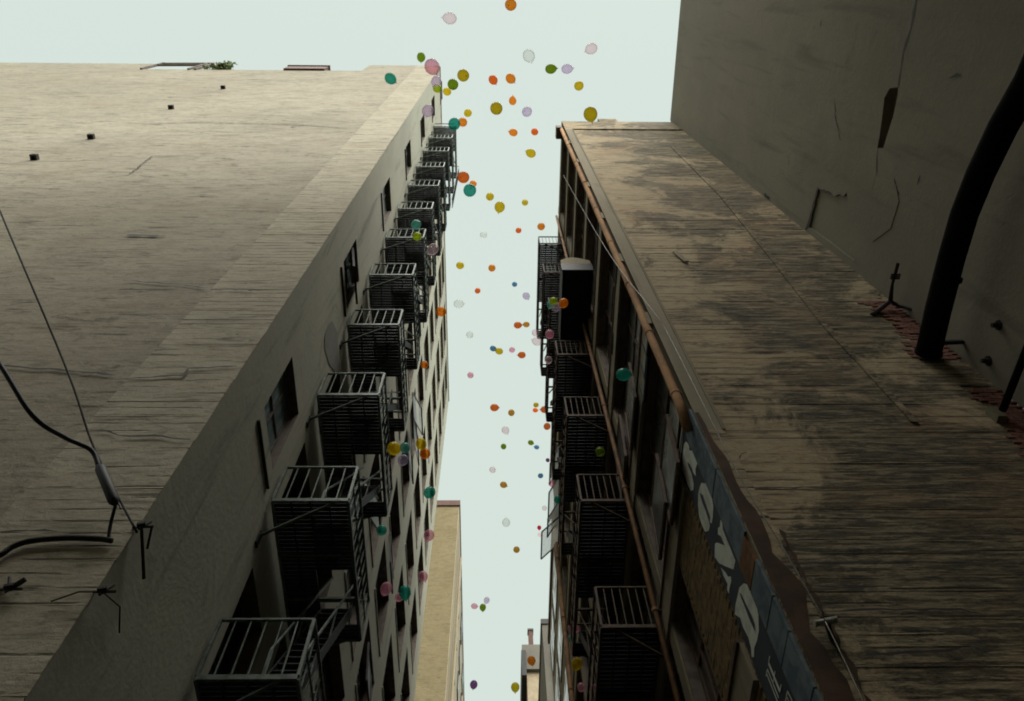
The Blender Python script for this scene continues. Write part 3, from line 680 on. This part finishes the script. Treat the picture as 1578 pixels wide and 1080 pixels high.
# bracket mast where the front meets the dark wall
p = on_x(1384, 405, XD - .25); q = on_y(1372, 464, YR - .15); bk = empty('wall_bracket', q); tag(bk, 'black iron wire bracket standing off the corner above the exposed bricks', 'bracket')
relc(MB().tube([p, p.lerp(q, .55) + Vector((-.03, 0, 0)), q], [.035, .03, .05], 8).build('rod', 'wire_dark', bk), bk)
relc(MB().tube([q, q + Vector((-.35, .1, -.28)), q + Vector((-.5, .14, -.38))], .045, 6).build('wire_tail', 'wire_dark', bk), bk)
relc(MB().tube([q, q + Vector((.12, .05, -.1)), q + Vector((.34, -.0, -.55))], .035, 6).build('wire_tail', 'wire_dark', bk), bk)
for k in range(3):
    c = p.lerp(q, .3 + .05 * k); relc(MB().bar(c + Vector((-.09, 0, 0)), c + Vector((.09, 0, 0)), .03).build('crosspiece', 'wire_dark', bk), bk)

# ------------------------------------------------------------------ buildings beyond
yb = empty('brick_building', (-.079 * 46.8, 46.8, GZ)); tag(yb, 'ochre brick building standing beyond the left apartment block', 'building')
X1, ZY, Y0 = -.0785 * 46.8, 66.6, 46.8
relc(MB().box(-30, X1, Y0, 100, GZ, ZY - .8).build('front_wall', 'yellow', yb), yb)
relc(MB().box(-30, X1 + .12, Y0 - .15, 100, ZY - .8, ZY).build('parapet', 'brownbox', yb), yb)
relc(MB().box(X1 + .002, X1 + .06, Y0 + .02, 100, GZ, ZY - .81).build('side_wall', 'yellow_side', yb), yb)
for k in range(16):
    for y in (52, 59, 66, 74, 83):
        z = 4 + k * 3.9
        if z > ZY - 4: continue
        o = relc(MB().box(X1 + .0, X1 + .16, y, y + 2.4, z, z + 2.1).build('window', 'frame_dark', yb), yb)
        place('pane', (lambda me: (me.materials.append(MT['glass']), me)[1])(MB().quad((X1 + .165, y + .1, z + .1), (X1 + .165, y + 2.3, z + .1), (X1 + .165, y + 2.3, z + 2.0), (X1 + .165, y + .1, z + 2.0)).mesh('pane')), o)
relc(MB().tube([(X1 + .32, 49.6, GZ), (X1 + .32, 49.6, 61.5)], .11, 8).build('downpipe', 'yellow_side', yb), yb)

b2 = empty('brick_building', (DR, 24.2, GZ)); tag(b2, 'lower dark building joining the far end of the right hand warehouse', 'building')
relc(MB().box(2.78, 20, 23.82, 31.5, GZ, 32.2).build('wall', 'rfac', b2), b2)
relc(MB().box(2.70, 20, 23.83, 31.6, 32.2, 32.6).build('parapet', 'frame_brown', b2), b2)
for k in range(9):
    for y in (24.6, 27.9):
        o = relc(MB().box(2.74, 2.80, y, y + 2.6, 1 + k * 3.5, 3.1 + k * 3.5).build('window', 'frame_brown', b2), b2)
        place('pane', (lambda me: (me.materials.append(MT['glass']), me)[1])(MB().quad((2.735, y + .1, 1.1 + k * 3.5), (2.735, y + 2.5, 1.1 + k * 3.5), (2.735, y + 2.5, 3 + k * 3.5), (2.735, y + .1, 3 + k * 3.5)).mesh('pane')), o)
b3 = empty('grey_building', (2.82, 36, GZ)); tag(b3, 'narrow grey building seen just past the warehouse on the right, with pipes up its side', 'building')
relc(MB().box(2.80, 20, 36, 44, GZ, 38.3).build('wall', 'far_grey', b3), b3); relc(MB().box(2.74, 20, 35.92, 44, 38.3, 38.7).build('parapet', 'frame_dark', b3), b3)
relc(MB().tube([(3.35, 35.86, GZ), (3.35, 35.86, 34.0), (3.28, 35.86, 35.2), (3.35, 35.86, 36.2)], .07, 8).build('pipe', 'palemetal', b3), b3)
relc(MB().tube([(3.05, 35.88, GZ), (3.1, 35.88, 30)], .05, 8).build('pipe', 'frame_dark', b3), b3)
b4 = empty('chimney_building', (2.0, 50, GZ)); tag(b4, 'buff brick building with a small chimney at the bottom of the gap between the buildings', 'building')
relc(MB().box(2.42, 20, 50, 62, GZ, 48.0).build('wall', 'far_brick', b4), b4)
relc(MB().box(2.10, 20, 49.7, 62, 48.0, 50.6).build('cornice', 'far_grey', b4), b4)
relc(MB().box(2.02, 2.40, 49.5, 62, 47.2, 49.8).build('cornice_end', 'frame_dark', b4), b4)
c = relc(MB().box(2.72, 3.10, 50.4, 50.9, 50.6, 52.9).build('chimney', 'brownbox', b4), b4)
place('chimney_cap', (lambda me: (me.materials.append(MT['frame_dark']), me)[1])(MB().box(2.66, 3.16, 50.34, 50.96, 52.9, 53.1).mesh('chimney_cap')), c)
# unseen building added behind the camera to darken the lower walls
rel(MB().bar(on_x(1052, 662, MX - .02), on_x(1045, 711, MX - .02), .035, .02, up=(1, 0, 0)).build('metal_trim', 'palemetal', RB), RB)
b5 = empty('added_shade_building', (0, -9, GZ)); tag(b5, 'unseen brown building added behind the camera to shade the lower walls', 'building')
relc(MB().box(-60, XD - .1, -20, -8.3, GZ, 31).build('wall', 'rfac', b5), b5)

# ------------------------------------------------------------------ fire escapes
def fire_escape(name, label, loc, levels, xin, xout, y0, y1, wallx, mat, matl, hole, nb_end, nb_side, stair_x, stair_y, slat_gap=.08, strut_drop=.62):
    root = empty(name, loc); tag(root, label, 'fire escape')
    lo = Vector(loc); sg = 1 if xout > xin else -1; H = .98
    # ---- one landing, modelled at z = 0, its meshes shared by all landings
    fr = MB(); xa, xb = min(xin, xout), max(xin, xout)
    fr.bar((xin, y0, 0), (xout, y0, 0), .05, .075); fr.bar((xout, y0, .002), (xout, y1, .002), .045, .072); fr.bar((xin, y1, 0), (xout, y1, 0), .05, .075)
    fr.bar((xin, y0, .001), (xin, y1, .001), .045, .07)
    for t in (.36, .68): y = y0 + (y1 - y0) * t; fr.bar((xin, y, -.03), (xout, y, -.03), .05, .05)
    gr = MB(); y = y0 + .05; hx0, hx1, hy0, hy1 = hole
    while y < y1 - .03:
        if hy0 < y < hy1:
            for a, b in ((xa, hx0), (hx1, xb)):
                if b - a > .06: gr.box(a + .02, b - .02, y, y + slat_gap * .88, -.012, .012)
        else: gr.box(xa + .02, xb - .02, y, y + slat_gap * .88, -.012, .012)
        y += slat_gap
    for xx in (xa + (xb - xa) * .25, xa + (xb - xa) * .5, xa + (xb - xa) * .75): gr.box(xx - .012, xx + .012, y0, (y1 if not hx0 < xx < hx1 else hy0), -.04, -.0125)
    te = MB(); te.bar((xin, y0, H), (xout, y0, H), .045, .03); te.bar((xout, y0, H + .001), (xout, y1, H + .001), .045, .03); te.bar((xin, y1, H), (xout, y1, H), .045, .03)
    for x_, y_ in ((xin, y0), (xout, y0), (xout, y1), (xin, y1)): te.bar((x_, y_, .03), (x_, y_, H), .042)
    te.bar((xout, y0 + .02, H * .5), (xout, y1, H * .5), .03, .012)
    stt, st2 = MB(), MB(); xo = xout - sg * .22
    stt.bar((xo, y0 + .02, -.03), (wallx, y0 + .22, -strut_drop), .045, .03); st2.bar((xo, y1 - .02, -.03), (wallx, y1 - .1, -strut_drop), .045, .03)
    plate = MB(); plate.box(min(wallx, wallx + sg * .03), max(wallx, wallx + sg * .03), y0 + .16, y0 + .28, -strut_drop - .22, -strut_drop + .06)
    bal = MB(); bal.bar((0, 0, .02), (0, 0, H - .012), .018)
    (sx0, sx1), (sy0, sy1) = stair_x, stair_y
    dz = FL; n = 15
    sn = MB().bar((0, sy0, .02), (0, sy1, dz - .02), .025, .15)
    tr = MB().box(min(sx0, sx1) + .015, max(sx0, sx1) - .015, -.095, .095, -.012, .006)
    hr = MB(); hr.bar((0, sy0 + .05, .85), (0, sy1, dz + .80), .03); hr.bar((0, sy0 + .05, .02), (0, sy0 + .05, .85), .028); hr.bar((0, (sy0 + sy1) / 2, dz / 2), (0, (sy0 + sy1) / 2, dz / 2 + .83), .025)
    M = {}
    for k, b, mm in (('frame', fr, matl), ('grating', gr, mat), ('railing', te, matl), ('strut', stt, matl), ('strut2', st2, matl), ('wall_plate', plate, mat), ('baluster', bal, matl), ('stringer', sn, mat), ('tread', tr, mat), ('handrail', hr, matl)):
        M[k] = b.mesh(k); M[k].materials.append(MT[mm])
    for li, L in enumerate(levels):
        pf = place('landing', M['frame'], root, loc=Vector((0, 0, L)) - lo)
        place('grating', M['grating'], pf, kind='stuff'); place('railing', M['railing'], pf); place('strut', M['strut'], pf); place('strut', M['strut2'], pf); place('wall_plate', M['wall_plate'], pf)
        if li < 8:
            for i in range(1, nb_end + 1):
                t = i / (nb_end + 1); place('baluster', M['baluster'], pf, loc=(xin + (xout - xin) * t, y0, 0))
            for i in range(1, nb_side + 1):
                t = i / (nb_side + 1); place('baluster', M['baluster'], pf, loc=(xout, y0 + (y1 - y0) * t, 0))
        else:
            b = MB()
            for i in range(1, nb_end + 1): t = i / (nb_end + 1); x = xin + (xout - xin) * t; b.bar((x, y0, .02), (x, y0, H), .022)
            for i in range(1, nb_side + 1): t = i / (nb_side + 1); y = y0 + (y1 - y0) * t; b.bar((xout, y, .02), (xout, y, H), .022)
            me = b.mesh('baluster_row'); me.materials.append(MT[matl]); place('baluster_row', me, pf, kind='stuff')
        if li < len(levels) - 1:
            s_ = place('stair', M['stringer'], root, loc=Vector((sx0, 0, L)) - lo); place('stringer', M['stringer'], s_, loc=(sx1 - sx0, 0, 0))
            place('handrail', M['handrail'], s_); place('handrail', M['handrail'], s_, loc=(sx1 - sx0, 0, 0))
            for i in range(1, n): t = i / n; place('tread', M['tread'], s_, loc=(-sx0, sy0 + (sy1 - sy0) * t, dz * t))
    return root
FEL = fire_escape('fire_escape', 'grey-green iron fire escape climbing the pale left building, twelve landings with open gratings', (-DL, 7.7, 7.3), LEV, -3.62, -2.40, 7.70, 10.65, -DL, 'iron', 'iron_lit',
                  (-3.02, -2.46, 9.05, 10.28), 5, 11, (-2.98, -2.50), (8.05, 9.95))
# roof ladder above the top landing
ld = MB()
for x_ in (-2.62, -2.42):
    pass
for y_ in (10.75, 11.2): ld.bar((-2.40, y_, 43), (-2.40, y_, 51.4), .04); ld.bar((-2.40, y_, 51.4), (-3.7, y_, 52.0), .04)
for k in range(28): ld.bar((-2.40, 10.75, 43.2 + k * .3), (-2.40, 11.2, 43.2 + k * .3), .025)
o = ld.build('roof_ladder', 'iron', FEL); o.location = -Vector(FEL.location)
LEVR = [6.90] + [10.57 + FL * k for k in range(7)]
FER = fire_escape('fire_escape', 'dark rusty iron fire escape on the warehouse face right of the gap', (DR, 10, 6.9), LEVR, 2.80, 1.79, 10.0, 14.3, DR, 'black', 'iron_brown',
                  (1.85, 2.40, 12.6, 13.9), 6, 13, (1.90, 2.36), (11.3, 13.6), slat_gap=.095, strut_drop=.55)
# solid landing contents on the right: sheet metal canopy box
cb = empty('canopy_box', (2.4, 8.1, 23.4)); tag(cb, 'black metal box with a pale rounded end fixed high on the warehouse alley face', 'box')
m = MB(); m.box(2.0, 2.92, 8.02, 10.4, 23.4, 24.3); relc(m.build('box_body', 'black', cb), cb)
m = MB(); n = 14; arc = [(2.0 + .92 * i / n, 24.3 + .30 * math.sin(math.pi * (i / n) ** .8)) for i in range(n + 1)]
for i in range(n):
    a, b = arc[i], arc[i + 1]; m.quad((a[0], 8.0, 23.95), (b[0], 8.0, 23.95), (b[0], 8.0, b[1]), (a[0], 8.0, a[1])); m.quad((a[0], 8.0, a[1]), (b[0], 8.0, b[1]), (b[0], 8.3, b[1]), (a[0], 8.3, a[1]))
relc(m.build('end_panel', 'beam', cb), cb)
relc(MB().box(1.98, 2.94, 7.985, 8.03, 23.36, 23.95).build('skirt', 'black', cb), cb)

# ------------------------------------------------------------------ cables and brackets
def cable(name, label, pts, r, mat, cat='cable', sub=6):
    P = [Vector(p) for p in pts]; Q = []
    for i in range(len(P) - 1):
        p0, p1, p2, p3 = P[max(i - 1, 0)], P[i], P[i + 1], P[min(i + 2, len(P) - 1)]
        for k in range(sub):
            t = k / sub; Q.append(.5 * ((2 * p1) + (-p0 + p2) * t + (2 * p0 - 5 * p1 + 4 * p2 - p3) * t * t + (-p0 + 3 * p1 - 3 * p2 + p3) * t ** 3))
    Q.append(P[-1]); o = MB().tube(Q, r, 7).build(name, mat, smooth=True); tag(o, label, cat); return o
A = on_y(211, 820, YL - .12)
cable('wire', 'thin taut wire from the left building corner up across the pale side wall', [A, on_y(145, 690, YL - .35), on_y(100, 562, YL - .8), on_y(0, 325, YL - 1.9), on_y(-90, 110, YL - 2.9)], .014, 'wire_dark')
cable('power_cable', 'thick black drooping cable crossing the side wall at lower left down to the splice', [on_y(-60, 480, YL - 1.6), on_y(0, 562, YL - 1.3), on_y(50, 640, YL - .95), on_y(100, 674, YL - .6), on_y(140, 693, YL - .4), on_y(152, 718, YL - .32)], .028, 'rubber')
sp = empty('cable_splice', on_y(164, 747, YL - .28)); tag(sp, 'fat black splice sleeve hanging on the wire beside the lower left corner', 'cable splice')
relc(MB().tube([on_y(151, 716, YL - .32), on_y(155, 722, YL - .31), on_y(175, 771, YL - .26), on_y(178, 778, YL - .25)], [.02, .058, .058, .02], 10).build('sleeve', 'rubber', sp, smooth=True), sp)
relc(MB().tube([on_y(158, 716, YL - .30), on_y(186, 784, YL - .22)], .009, 6).build('hanger_wire', 'wire_dark', sp), sp)
cable('cable_drop', 'short cable hanging from the splice sleeve back to the wall', [on_y(178, 778, YL - .25), on_y(172, 800, YL - .15), on_y(169, 815, YL - .1), on_y(167, 829, YL - .06)], .018, 'rubber')
cable('wall_conduit', 'dark cable fixed level along the pale side wall at lower left', [on_y(172, 833, YL - .06), on_y(150, 830, YL - .05), on_y(100, 829, YL - .05), on_y(50, 833, YL - .05), on_y(20, 842, YL - .05), on_y(0, 855, YL - .05), on_y(-40, 870, YL - .05)], .03, 'rubber')
for i, (bx_, by_, lab) in enumerate(((218, 812, 'rusty iron wire bracket on the building corner at the end of the taut wire'), (158, 912, 'small wire bracket lower on the building corner with loose wire ends'), (14, 908, 'dark iron hook at the lower left edge of the pale side wall'))):
    c = on_y(bx_, by_, YL - .06); br = empty('wire_bracket', c); tag(br, lab, 'bracket')
    m = MB(); m.tube([c + Vector((-.12, .05, .06)), c, c + Vector((.13, -.02, -.02))], .014, 6); m.tube([c + Vector((.05, .02, .12)), c + Vector((.0, -.02, -.06))], .014, 6); m.bar(c + Vector((-.04, -.03, 0)), c + Vector((.04, -.03, .02)), .035)
    relc(m.build('iron', 'wire_dark', br), br)
    m = MB()
    if i == 0: m.tube([c, on_x(222, 892, -DL + .12)], .018, 6); m.tube([c + Vector((.1, 0, .02)), on_x(227, 845, -DL + .10)], .014, 6)
    elif i == 1: m.tube([c, c + Vector((-.2, -.02, -.02)), c + Vector((-.42, .02, -.1))], .008, 5); m.tube([c, on_x(185, 935, -DL + .08), on_x(184, 975, -DL + .06)], .008, 5)
    else: m.tube([c, c + Vector((-.08, 0, .16))], .02, 6); m.tube([c, c + Vector((.12, -.05, .08))], .025, 6)
    relc(m.build('wire_end', 'wire_dark', br), br)
I = on_y(1272, 958, YR - .16)
cable('wire', 'thin pale wire slanting down over the brown warehouse corner to the insulator', [on_x(868, 270, DR - .25), on_x(935, 385, DR - .22), on_y(1003, 475, YR - .15), on_y(1028, 512, YR - .12), on_y(1085, 625, YR - .2), on_y(1140, 735, YR - .2), on_y(1210, 850, YR - .18), I], .0085, 'wire')
cable('wire', 'thin pale wire continuing from the insulator to the bottom edge of the photo', [I, on_y(1300, 1015, YR - .2), on_y(1331, 1082, YR - .25), on_y(1400, 1230, YR - .3)], .0075, 'wire')
ins = empty('insulator', I); tag(ins, 'small ribbed metal insulator on the brown front wall at lower right', 'insulator')
relc(MB().tube([on_y(1256, 961, YR - .14), on_y(1288, 955, YR - .14)], .028, 12).build('body', 'palemetal', ins, smooth=True), ins)
for t in (0.0, .5, .62, .74, .86, 1.0):
    q = on_y(1256, 961, YR - .14).lerp(on_y(1288, 955, YR - .14), t); relc(MB().tube([q - Vector((.006, 0, 0)), q + Vector((.006, 0, 0))], .036, 12).build('rib', 'palemetal', ins), ins)
relc(MB().bar(on_y(1275, 962, YR - .12), on_y(1284, 990, YR - .02), .05, .05).build('bracket', 'wire_dark', ins), ins)
# broken edge of render beside the corner band
mb = MB(); prev = None
for i in range(40):
    z = 7.6 - i * .07; wv = random.uniform(-.02, .03) + .012 * math.sin(i * .9)
    cur = (Vector((XB - .01 - wv * .3 + .04, YR - .055, z)), Vector((XB + .05 + wv, YR - .055, z)))
    if prev: mb.quad(prev[0], prev[1], cur[1], cur[0])
    prev = cur
rel(mb.build('broken_edge', 'brownrust', RB), RB)
# weeds at the lower right edge
# ------------------------------------------------------------------ balloons
BC = {'orange': (.88, .34, .04), 'redorange': (.84, .21, .04), 'yellow': (.76, .58, .03), 'mustard': (.64, .47, .02), 'green': (.24, .34, .02), 'lime': (.45, .55, .04), 'teal': (.07, .45, .36), 'mint': (.22, .52, .44),
      'pink': (.88, .48, .58), 'paleblush': (.93, .76, .79), 'lilac': (.76, .64, .82), 'white': (.90, .90, .87), 'blue': (.12, .27, .42), 'purple': (.25, .09, .26), 'red': (.55, .02, .07), 'brownorange': (.66, .34, .05)}
DENS = {'paleblush': .88, 'lilac': .76, 'white': .88, 'pink': .72}
CN = {'orange': 'orange', 'redorange': 'red-orange', 'yellow': 'yellow', 'mustard': 'mustard yellow', 'green': 'olive green', 'lime': 'lime green', 'teal': 'teal', 'mint': 'mint green', 'pink': 'pink', 'paleblush': 'pale pink',
      'lilac': 'lilac', 'white': 'nearly clear white', 'blue': 'slate blue', 'purple': 'purple', 'red': 'dark red', 'brownorange': 'brownish orange'}
for k, c in BC.items(): MT['b_' + k] = m_balloon('latex_' + k, c, DENS.get(k, .62))
def balloon_mesh(seed):
    rnd = random.Random(seed); n, m_ = 22, 20; prof = []
    for i in range(n + 1):
        t = i / n; a = math.pi * t; r = math.sin(a) * (.5 - .045 * t) * (1 - .10 * max(0, t - .55)); z = .53 * math.cos(a)
        if t > .72: z -= .07 * ((t - .72) / .28) ** 2; r *= 1 - .10 * ((t - .72) / .28)
        prof.append((max(r, .0), z))
    prof[-1] = (.022, prof[-1][1] - .03); mb = MB()
    for r, z in prof:
        for j in range(m_): a = 2 * math.pi * j / m_; mb.v.append((r * math.cos(a), r * math.sin(a), z))
    for i in range(n):
        for j in range(m_):
            a, b = i * m_ + j, i * m_ + (j + 1) % m_; mb.f.append((a, a + m_, b + m_, b))
    me = mb.mesh('balloon_skin', True); zk = prof[-1][1]
    kn = MB(); kn.tube([(0, 0, zk + .02), (0, 0, zk - .012), (0, 0, zk - .03), (0, 0, zk - .06)], [.026, .034, .018, .05], 9)
    return me, kn.mesh('knot', True)
BM, BK = balloon_mesh(1)
# px, py, size px, colour, tail direction in the picture (deg, 0 = right, 90 = down) or None = pointing at us, label phrase
BL = [
(787, 7, 20, 'orange', None, 'cut off by the top edge of the photo'), (693, 28, 21, 'paleblush', 180, 'high in the open sky, tail to the left'), (649, 88, 15, 'green', 90, 'just above the big pink one over the left roof corner'),
(666, 103, 25, 'pink', 60, 'biggest pink one, over the left roof corner'), (911, 75, 19, 'paleblush', 150, 'alone at the upper right of the sky'), (815, 86, 20, 'white', 70, 'tail down, in the upper sky'),
(849, 106, 17, 'green', 0, 'left neighbour of a lilac one in the upper sky'), (874, 106, 17, 'lilac', 0, 'right neighbour of the olive green one in the upper sky'), (714, 116, 20, 'mustard', None, 'touching the dark green one by the left roof corner'),
(760, 123, 15, 'redorange', 60, 'left of a pair high in the sky'), (787, 121, 16, 'orange', 50, 'right of a pair high in the sky'), (892, 132, 16, 'yellow', None, 'alone, above the right warehouse roof'),
(602, 121, 19, 'teal', 40, 'in front of the top of the pale side wall'), (672, 125, 17, 'lilac', 120, 'under the big pink one at the left roof corner'), (698, 130, 18, 'green', None, 'dark one between two yellow ones by the left roof corner'),
(674, 136, 15, 'lime', None, 'peeping out below the lilac one at the left roof corner'), (689, 141, 14, 'yellow', None, 'under the dark green one by the left roof corner'), (790, 155, 13, 'orange', 270, 'small, knot pointing up, below the red-orange pair'),
(765, 167, 21, 'mustard', None, 'large, in the middle of the upper sky'), (812, 172, 17, 'lilac', None, 'with a dark knot, right of the large mustard one'), (659, 171, 20, 'lilac', 115, 'beside the topmost window of the left building'),
(700, 191, 20, 'teal', None, 'in front of the top landings of the left fire escape'), (713, 188, 16, 'orange', None, 'half hidden behind the teal one at the top landings'), (721, 174, 14, 'yellow', None, 'just above the teal and orange pair at the top landings'),
(910, 176, 23, 'mustard', 80, 'large, touching the warehouse roof line'), (791, 204, 13, 'orange', 190, 'left of a small level pair at mid sky'), (824, 203, 12, 'redorange', None, 'right of a small level pair at mid sky'),
(818, 236, 15, 'yellow', 200, 'alone between the two roofs'), (714, 273, 20, 'redorange', None, 'stuck above a teal one beside the left fire escape'), (729, 283, 12, 'orange', None, 'tiny, half hidden between red-orange and teal'),
(724, 293, 22, 'teal', None, 'large, under the red-orange one beside the left fire escape'), (755, 303, 14, 'yellow', None, 'smaller of two diagonal yellows in mid sky'), (770, 319, 17, 'yellow', 100, 'larger of two diagonal yellows in mid sky'),
(809, 312, 11, 'yellow', None, 'very small, near the right side of the gap'), (745, 362, 12, 'white', None, 'small, alone left of the gap centre'), (799, 355, 10, 'redorange', None, 'tiny, left of a larger orange one'),
(834, 349, 13, 'orange', None, 'near the warehouse edge, above its top landing'), (641, 346, 17, 'mint', None, 'above a lime one in front of the left landings'), (643, 364, 15, 'lime', None, 'under a mint one in front of the left landings'),
(667, 384, 19, 'paleblush', 130, 'in front of the outer rail of the left fire escape'), (709, 409, 13, 'yellow', None, 'small, right of the left fire escape'), (758, 413, 12, 'orange', None, 'small, in the middle of the gap'),
(793, 438, 9, 'blue', None, 'tiny, above a lilac one'), (736, 448, 10, 'redorange', None, 'tiny, at the height of the white one'), (811, 456, 12, 'lilac', 60, 'small, left of the warehouse landings'),
(707, 468, 15, 'white', 0, 'egg shaped, tail right, near the left building'), (680, 480, 17, 'orange', None, 'on the roof edge of the left building'), (853, 464, 15, 'lime', None, 'top of the cluster in front of the black canopy box'),
(849, 469, 14, 'mint', None, 'mostly hidden in the cluster in front of the black canopy box'), (857, 473, 15, 'lilac', None, 'lowest of the cluster in front of the black canopy box'), (868, 467, 17, 'orange', None, 'rightmost of the cluster in front of the black canopy box'),
(798, 501, 12, 'redorange', 0, 'left half of a touching pair'), (811, 500, 10, 'brownorange', 180, 'right half of a touching pair'), (724, 516, 12, 'white', None, 'pale, near the left building'),
(847, 515, 15, 'pink', None, 'in front of the warehouse landing rails'), (825, 513, 12, 'paleblush', None, 'top of a pair at the warehouse edge'), (827, 526, 15, 'paleblush', 200, 'bottom of a pair at the warehouse edge'),
(760, 537, 10, 'blue', 20, 'touching a yellow one in the middle of the gap'), (769, 541, 12, 'yellow', 200, 'touching a slate blue one in the middle of the gap'), (789, 539, 10, 'pink', None, 'tiny, between yellow and red-orange ones'),
(804, 547, 12, 'redorange', 180, 'right end of a row in the middle of the gap'), (845, 555, 13, 'paleblush', None, 'in front of the lit slots of the right fire escape'), (654, 562, 13, 'orange', None, 'in front of an open window of the left building'),
(725, 578, 11, 'pink', None, 'alone at the left of the gap'), (961, 577, 22, 'teal', 0, 'nearest one in front of the dark warehouse windows'), (762, 628, 13, 'redorange', 0, 'with its tail to the right, left of a brownish one'),
(788, 636, 11, 'brownorange', None, 'small, in the middle of the gap'), (826, 624, 9, 'mustard', None, 'top of a trio at the warehouse edge'), (825, 632, 8, 'redorange', 0, 'lowest left of a trio at the warehouse edge'),
(839, 631, 12, 'redorange', 180, 'right of a trio at the warehouse edge'), (843, 657, 12, 'redorange', None, 'half over the warehouse edge, below the trio'), (779, 663, 12, 'paleblush', 60, 'pale, in the middle of the gap'),
(776, 688, 10, 'green', None, 'small dark one below the pale pink'), (818, 682, 9, 'green', 20, 'tiny, touching a slate blue one'), (827, 689, 8, 'blue', 190, 'tiny, touching an olive green one'),
(607, 691, 23, 'yellow', None, 'biggest of the cluster beside the left fire escape'), (624, 690, 17, 'mint', None, 'behind the big yellow one beside the left fire escape'), (621, 709, 18, 'lilac', None, 'under the big yellow one beside the left fire escape'),
(649, 684, 19, 'yellow', None, 'upper of a yellow and orange pair on the left building'), (655, 699, 19, 'orange', None, 'lower of a yellow and orange pair on the left building'), (759, 724, 11, 'paleblush', None, 'small, above a brownish orange one'),
(833, 733, 9, 'blue', None, 'tiny, near the open white windows'), (925, 696, 16, 'green', None, 'dim, in the shade under the right landing'), (844, 709, 7, 'purple', None, 'tiny, on the warehouse edge'),
(776, 747, 11, 'brownorange', 20, 'small, in the lower half of the gap'), (850, 745, 11, 'pink', None, 'in front of an open white window'), (662, 759, 20, 'teal', None, 'above the roof of the ochre building'),
(860, 770, 14, 'teal', None, 'in front of an open white window'), (839, 783, 9, 'paleblush', None, 'tiny, left of the open white windows'), (588, 817, 18, 'teal', None, 'in front of the dark window strips of the left building'),
(661, 825, 18, 'pink', None, 'left of the ochre brick wall'), (780, 805, 13, 'white', 270, 'in the lower middle of the gap'), (831, 813, 7, 'red', 90, 'tiny, above a pale one by the open window'), (832, 824, 8, 'paleblush', 270, 'tiny, under the dark red one'),
(796, 847, 11, 'brownorange', None, 'lower middle of the gap, under the white one'), (652, 888, 17, 'pink', None, 'against the edge of the ochre brick wall'), (595, 907, 20, 'pink', 110, 'largest low pink one, left of a teal one'),
(624, 913, 21, 'teal', 80, 'between two pink ones low on the left building'), (615, 920, 15, 'pink', None, 'half hidden behind the low teal one'), (750, 925, 10, 'lilac', 110, 'top of a three-balloon bunch low in the gap'),
(731, 934, 10, 'pink', 0, 'left of a three-balloon bunch low in the gap'), (744, 936, 11, 'green', 90, 'middle of a three-balloon bunch low in the gap'), (884, 968, 18, 'pink', 0, 'behind thin bars low on the right fire escape'),
(882, 984, 15, 'mint', None, 'under a pink one low on the right fire escape'), (889, 1023, 19, 'yellow', None, 'low on the right, behind the escape post'), (730, 1055, 13, 'purple', None, 'near the bottom edge beside the ochre building'),
(794, 1059, 14, 'mustard', 90, 'at the bottom of the gap, tail down'), (819, 1018, 14, 'orange', None, 'in front of the far building with the chimney'), (896, 1059, 14, 'pink', None, 'left of two pinks at the bottom right of the gap'), (915, 1060, 12, 'pink', None, 'right of two pinks at the bottom right of the gap'),
]
fwd = ray(CX, CY); DIAM = .29
rb = random.Random(3)
camR, camU = cam.matrix_world.to_3x3() @ Vector((1, 0, 0)), cam.matrix_world.to_3x3() @ Vector((0, 1, 0))
for i, (px, py, s_, ck, tail, ph) in enumerate(BL):
    d = ray(px, py); D = F_PX * DIAM / s_ / d.dot(fwd); size = DIAM
    p = d * D
    # never inside a wall or a landing
    def bad(p):
        if p.y > YL - .5 and p.x < -DL + .3: return True
        if p.y > YR - .5 and p.x > DR - .3: return True
        if 7.4 < p.y < 11.4 and p.x < -2.2: return True
        if 9.6 < p.y < 14.5 and p.x > 1.6: return True
        return p.x > XD - 1
    while bad(p): size *= .96; p = p * .96
    root = empty('balloon', p); tag(root, '%s balloon %s' % (CN[ck], ph), 'balloon', 'balloons released in the alley')
    if tail is None: dn = (Vector((rb.uniform(-.5, .5), rb.uniform(-.5, .5), -1))).normalized()
    else:
        a = math.radians(tail); dn = (camR * math.cos(a) - camU * math.sin(a) - fwd * .25).normalized()
    root.rotation_euler = (-dn).to_track_quat('Z', 'Y').to_euler(); sc = size * rb.uniform(.96, 1.0); root.scale = (sc * rb.uniform(.92, 1.0), sc * rb.uniform(.92, 1.0), sc)
    for nm, me in (('skin', BM), ('knot', BK)):
        o = place(nm, me, root)
        if not me.materials: me.materials.append(None)
        o.material_slots[0].link = 'OBJECT'; o.material_slots[0].material = MT['b_' + ck]
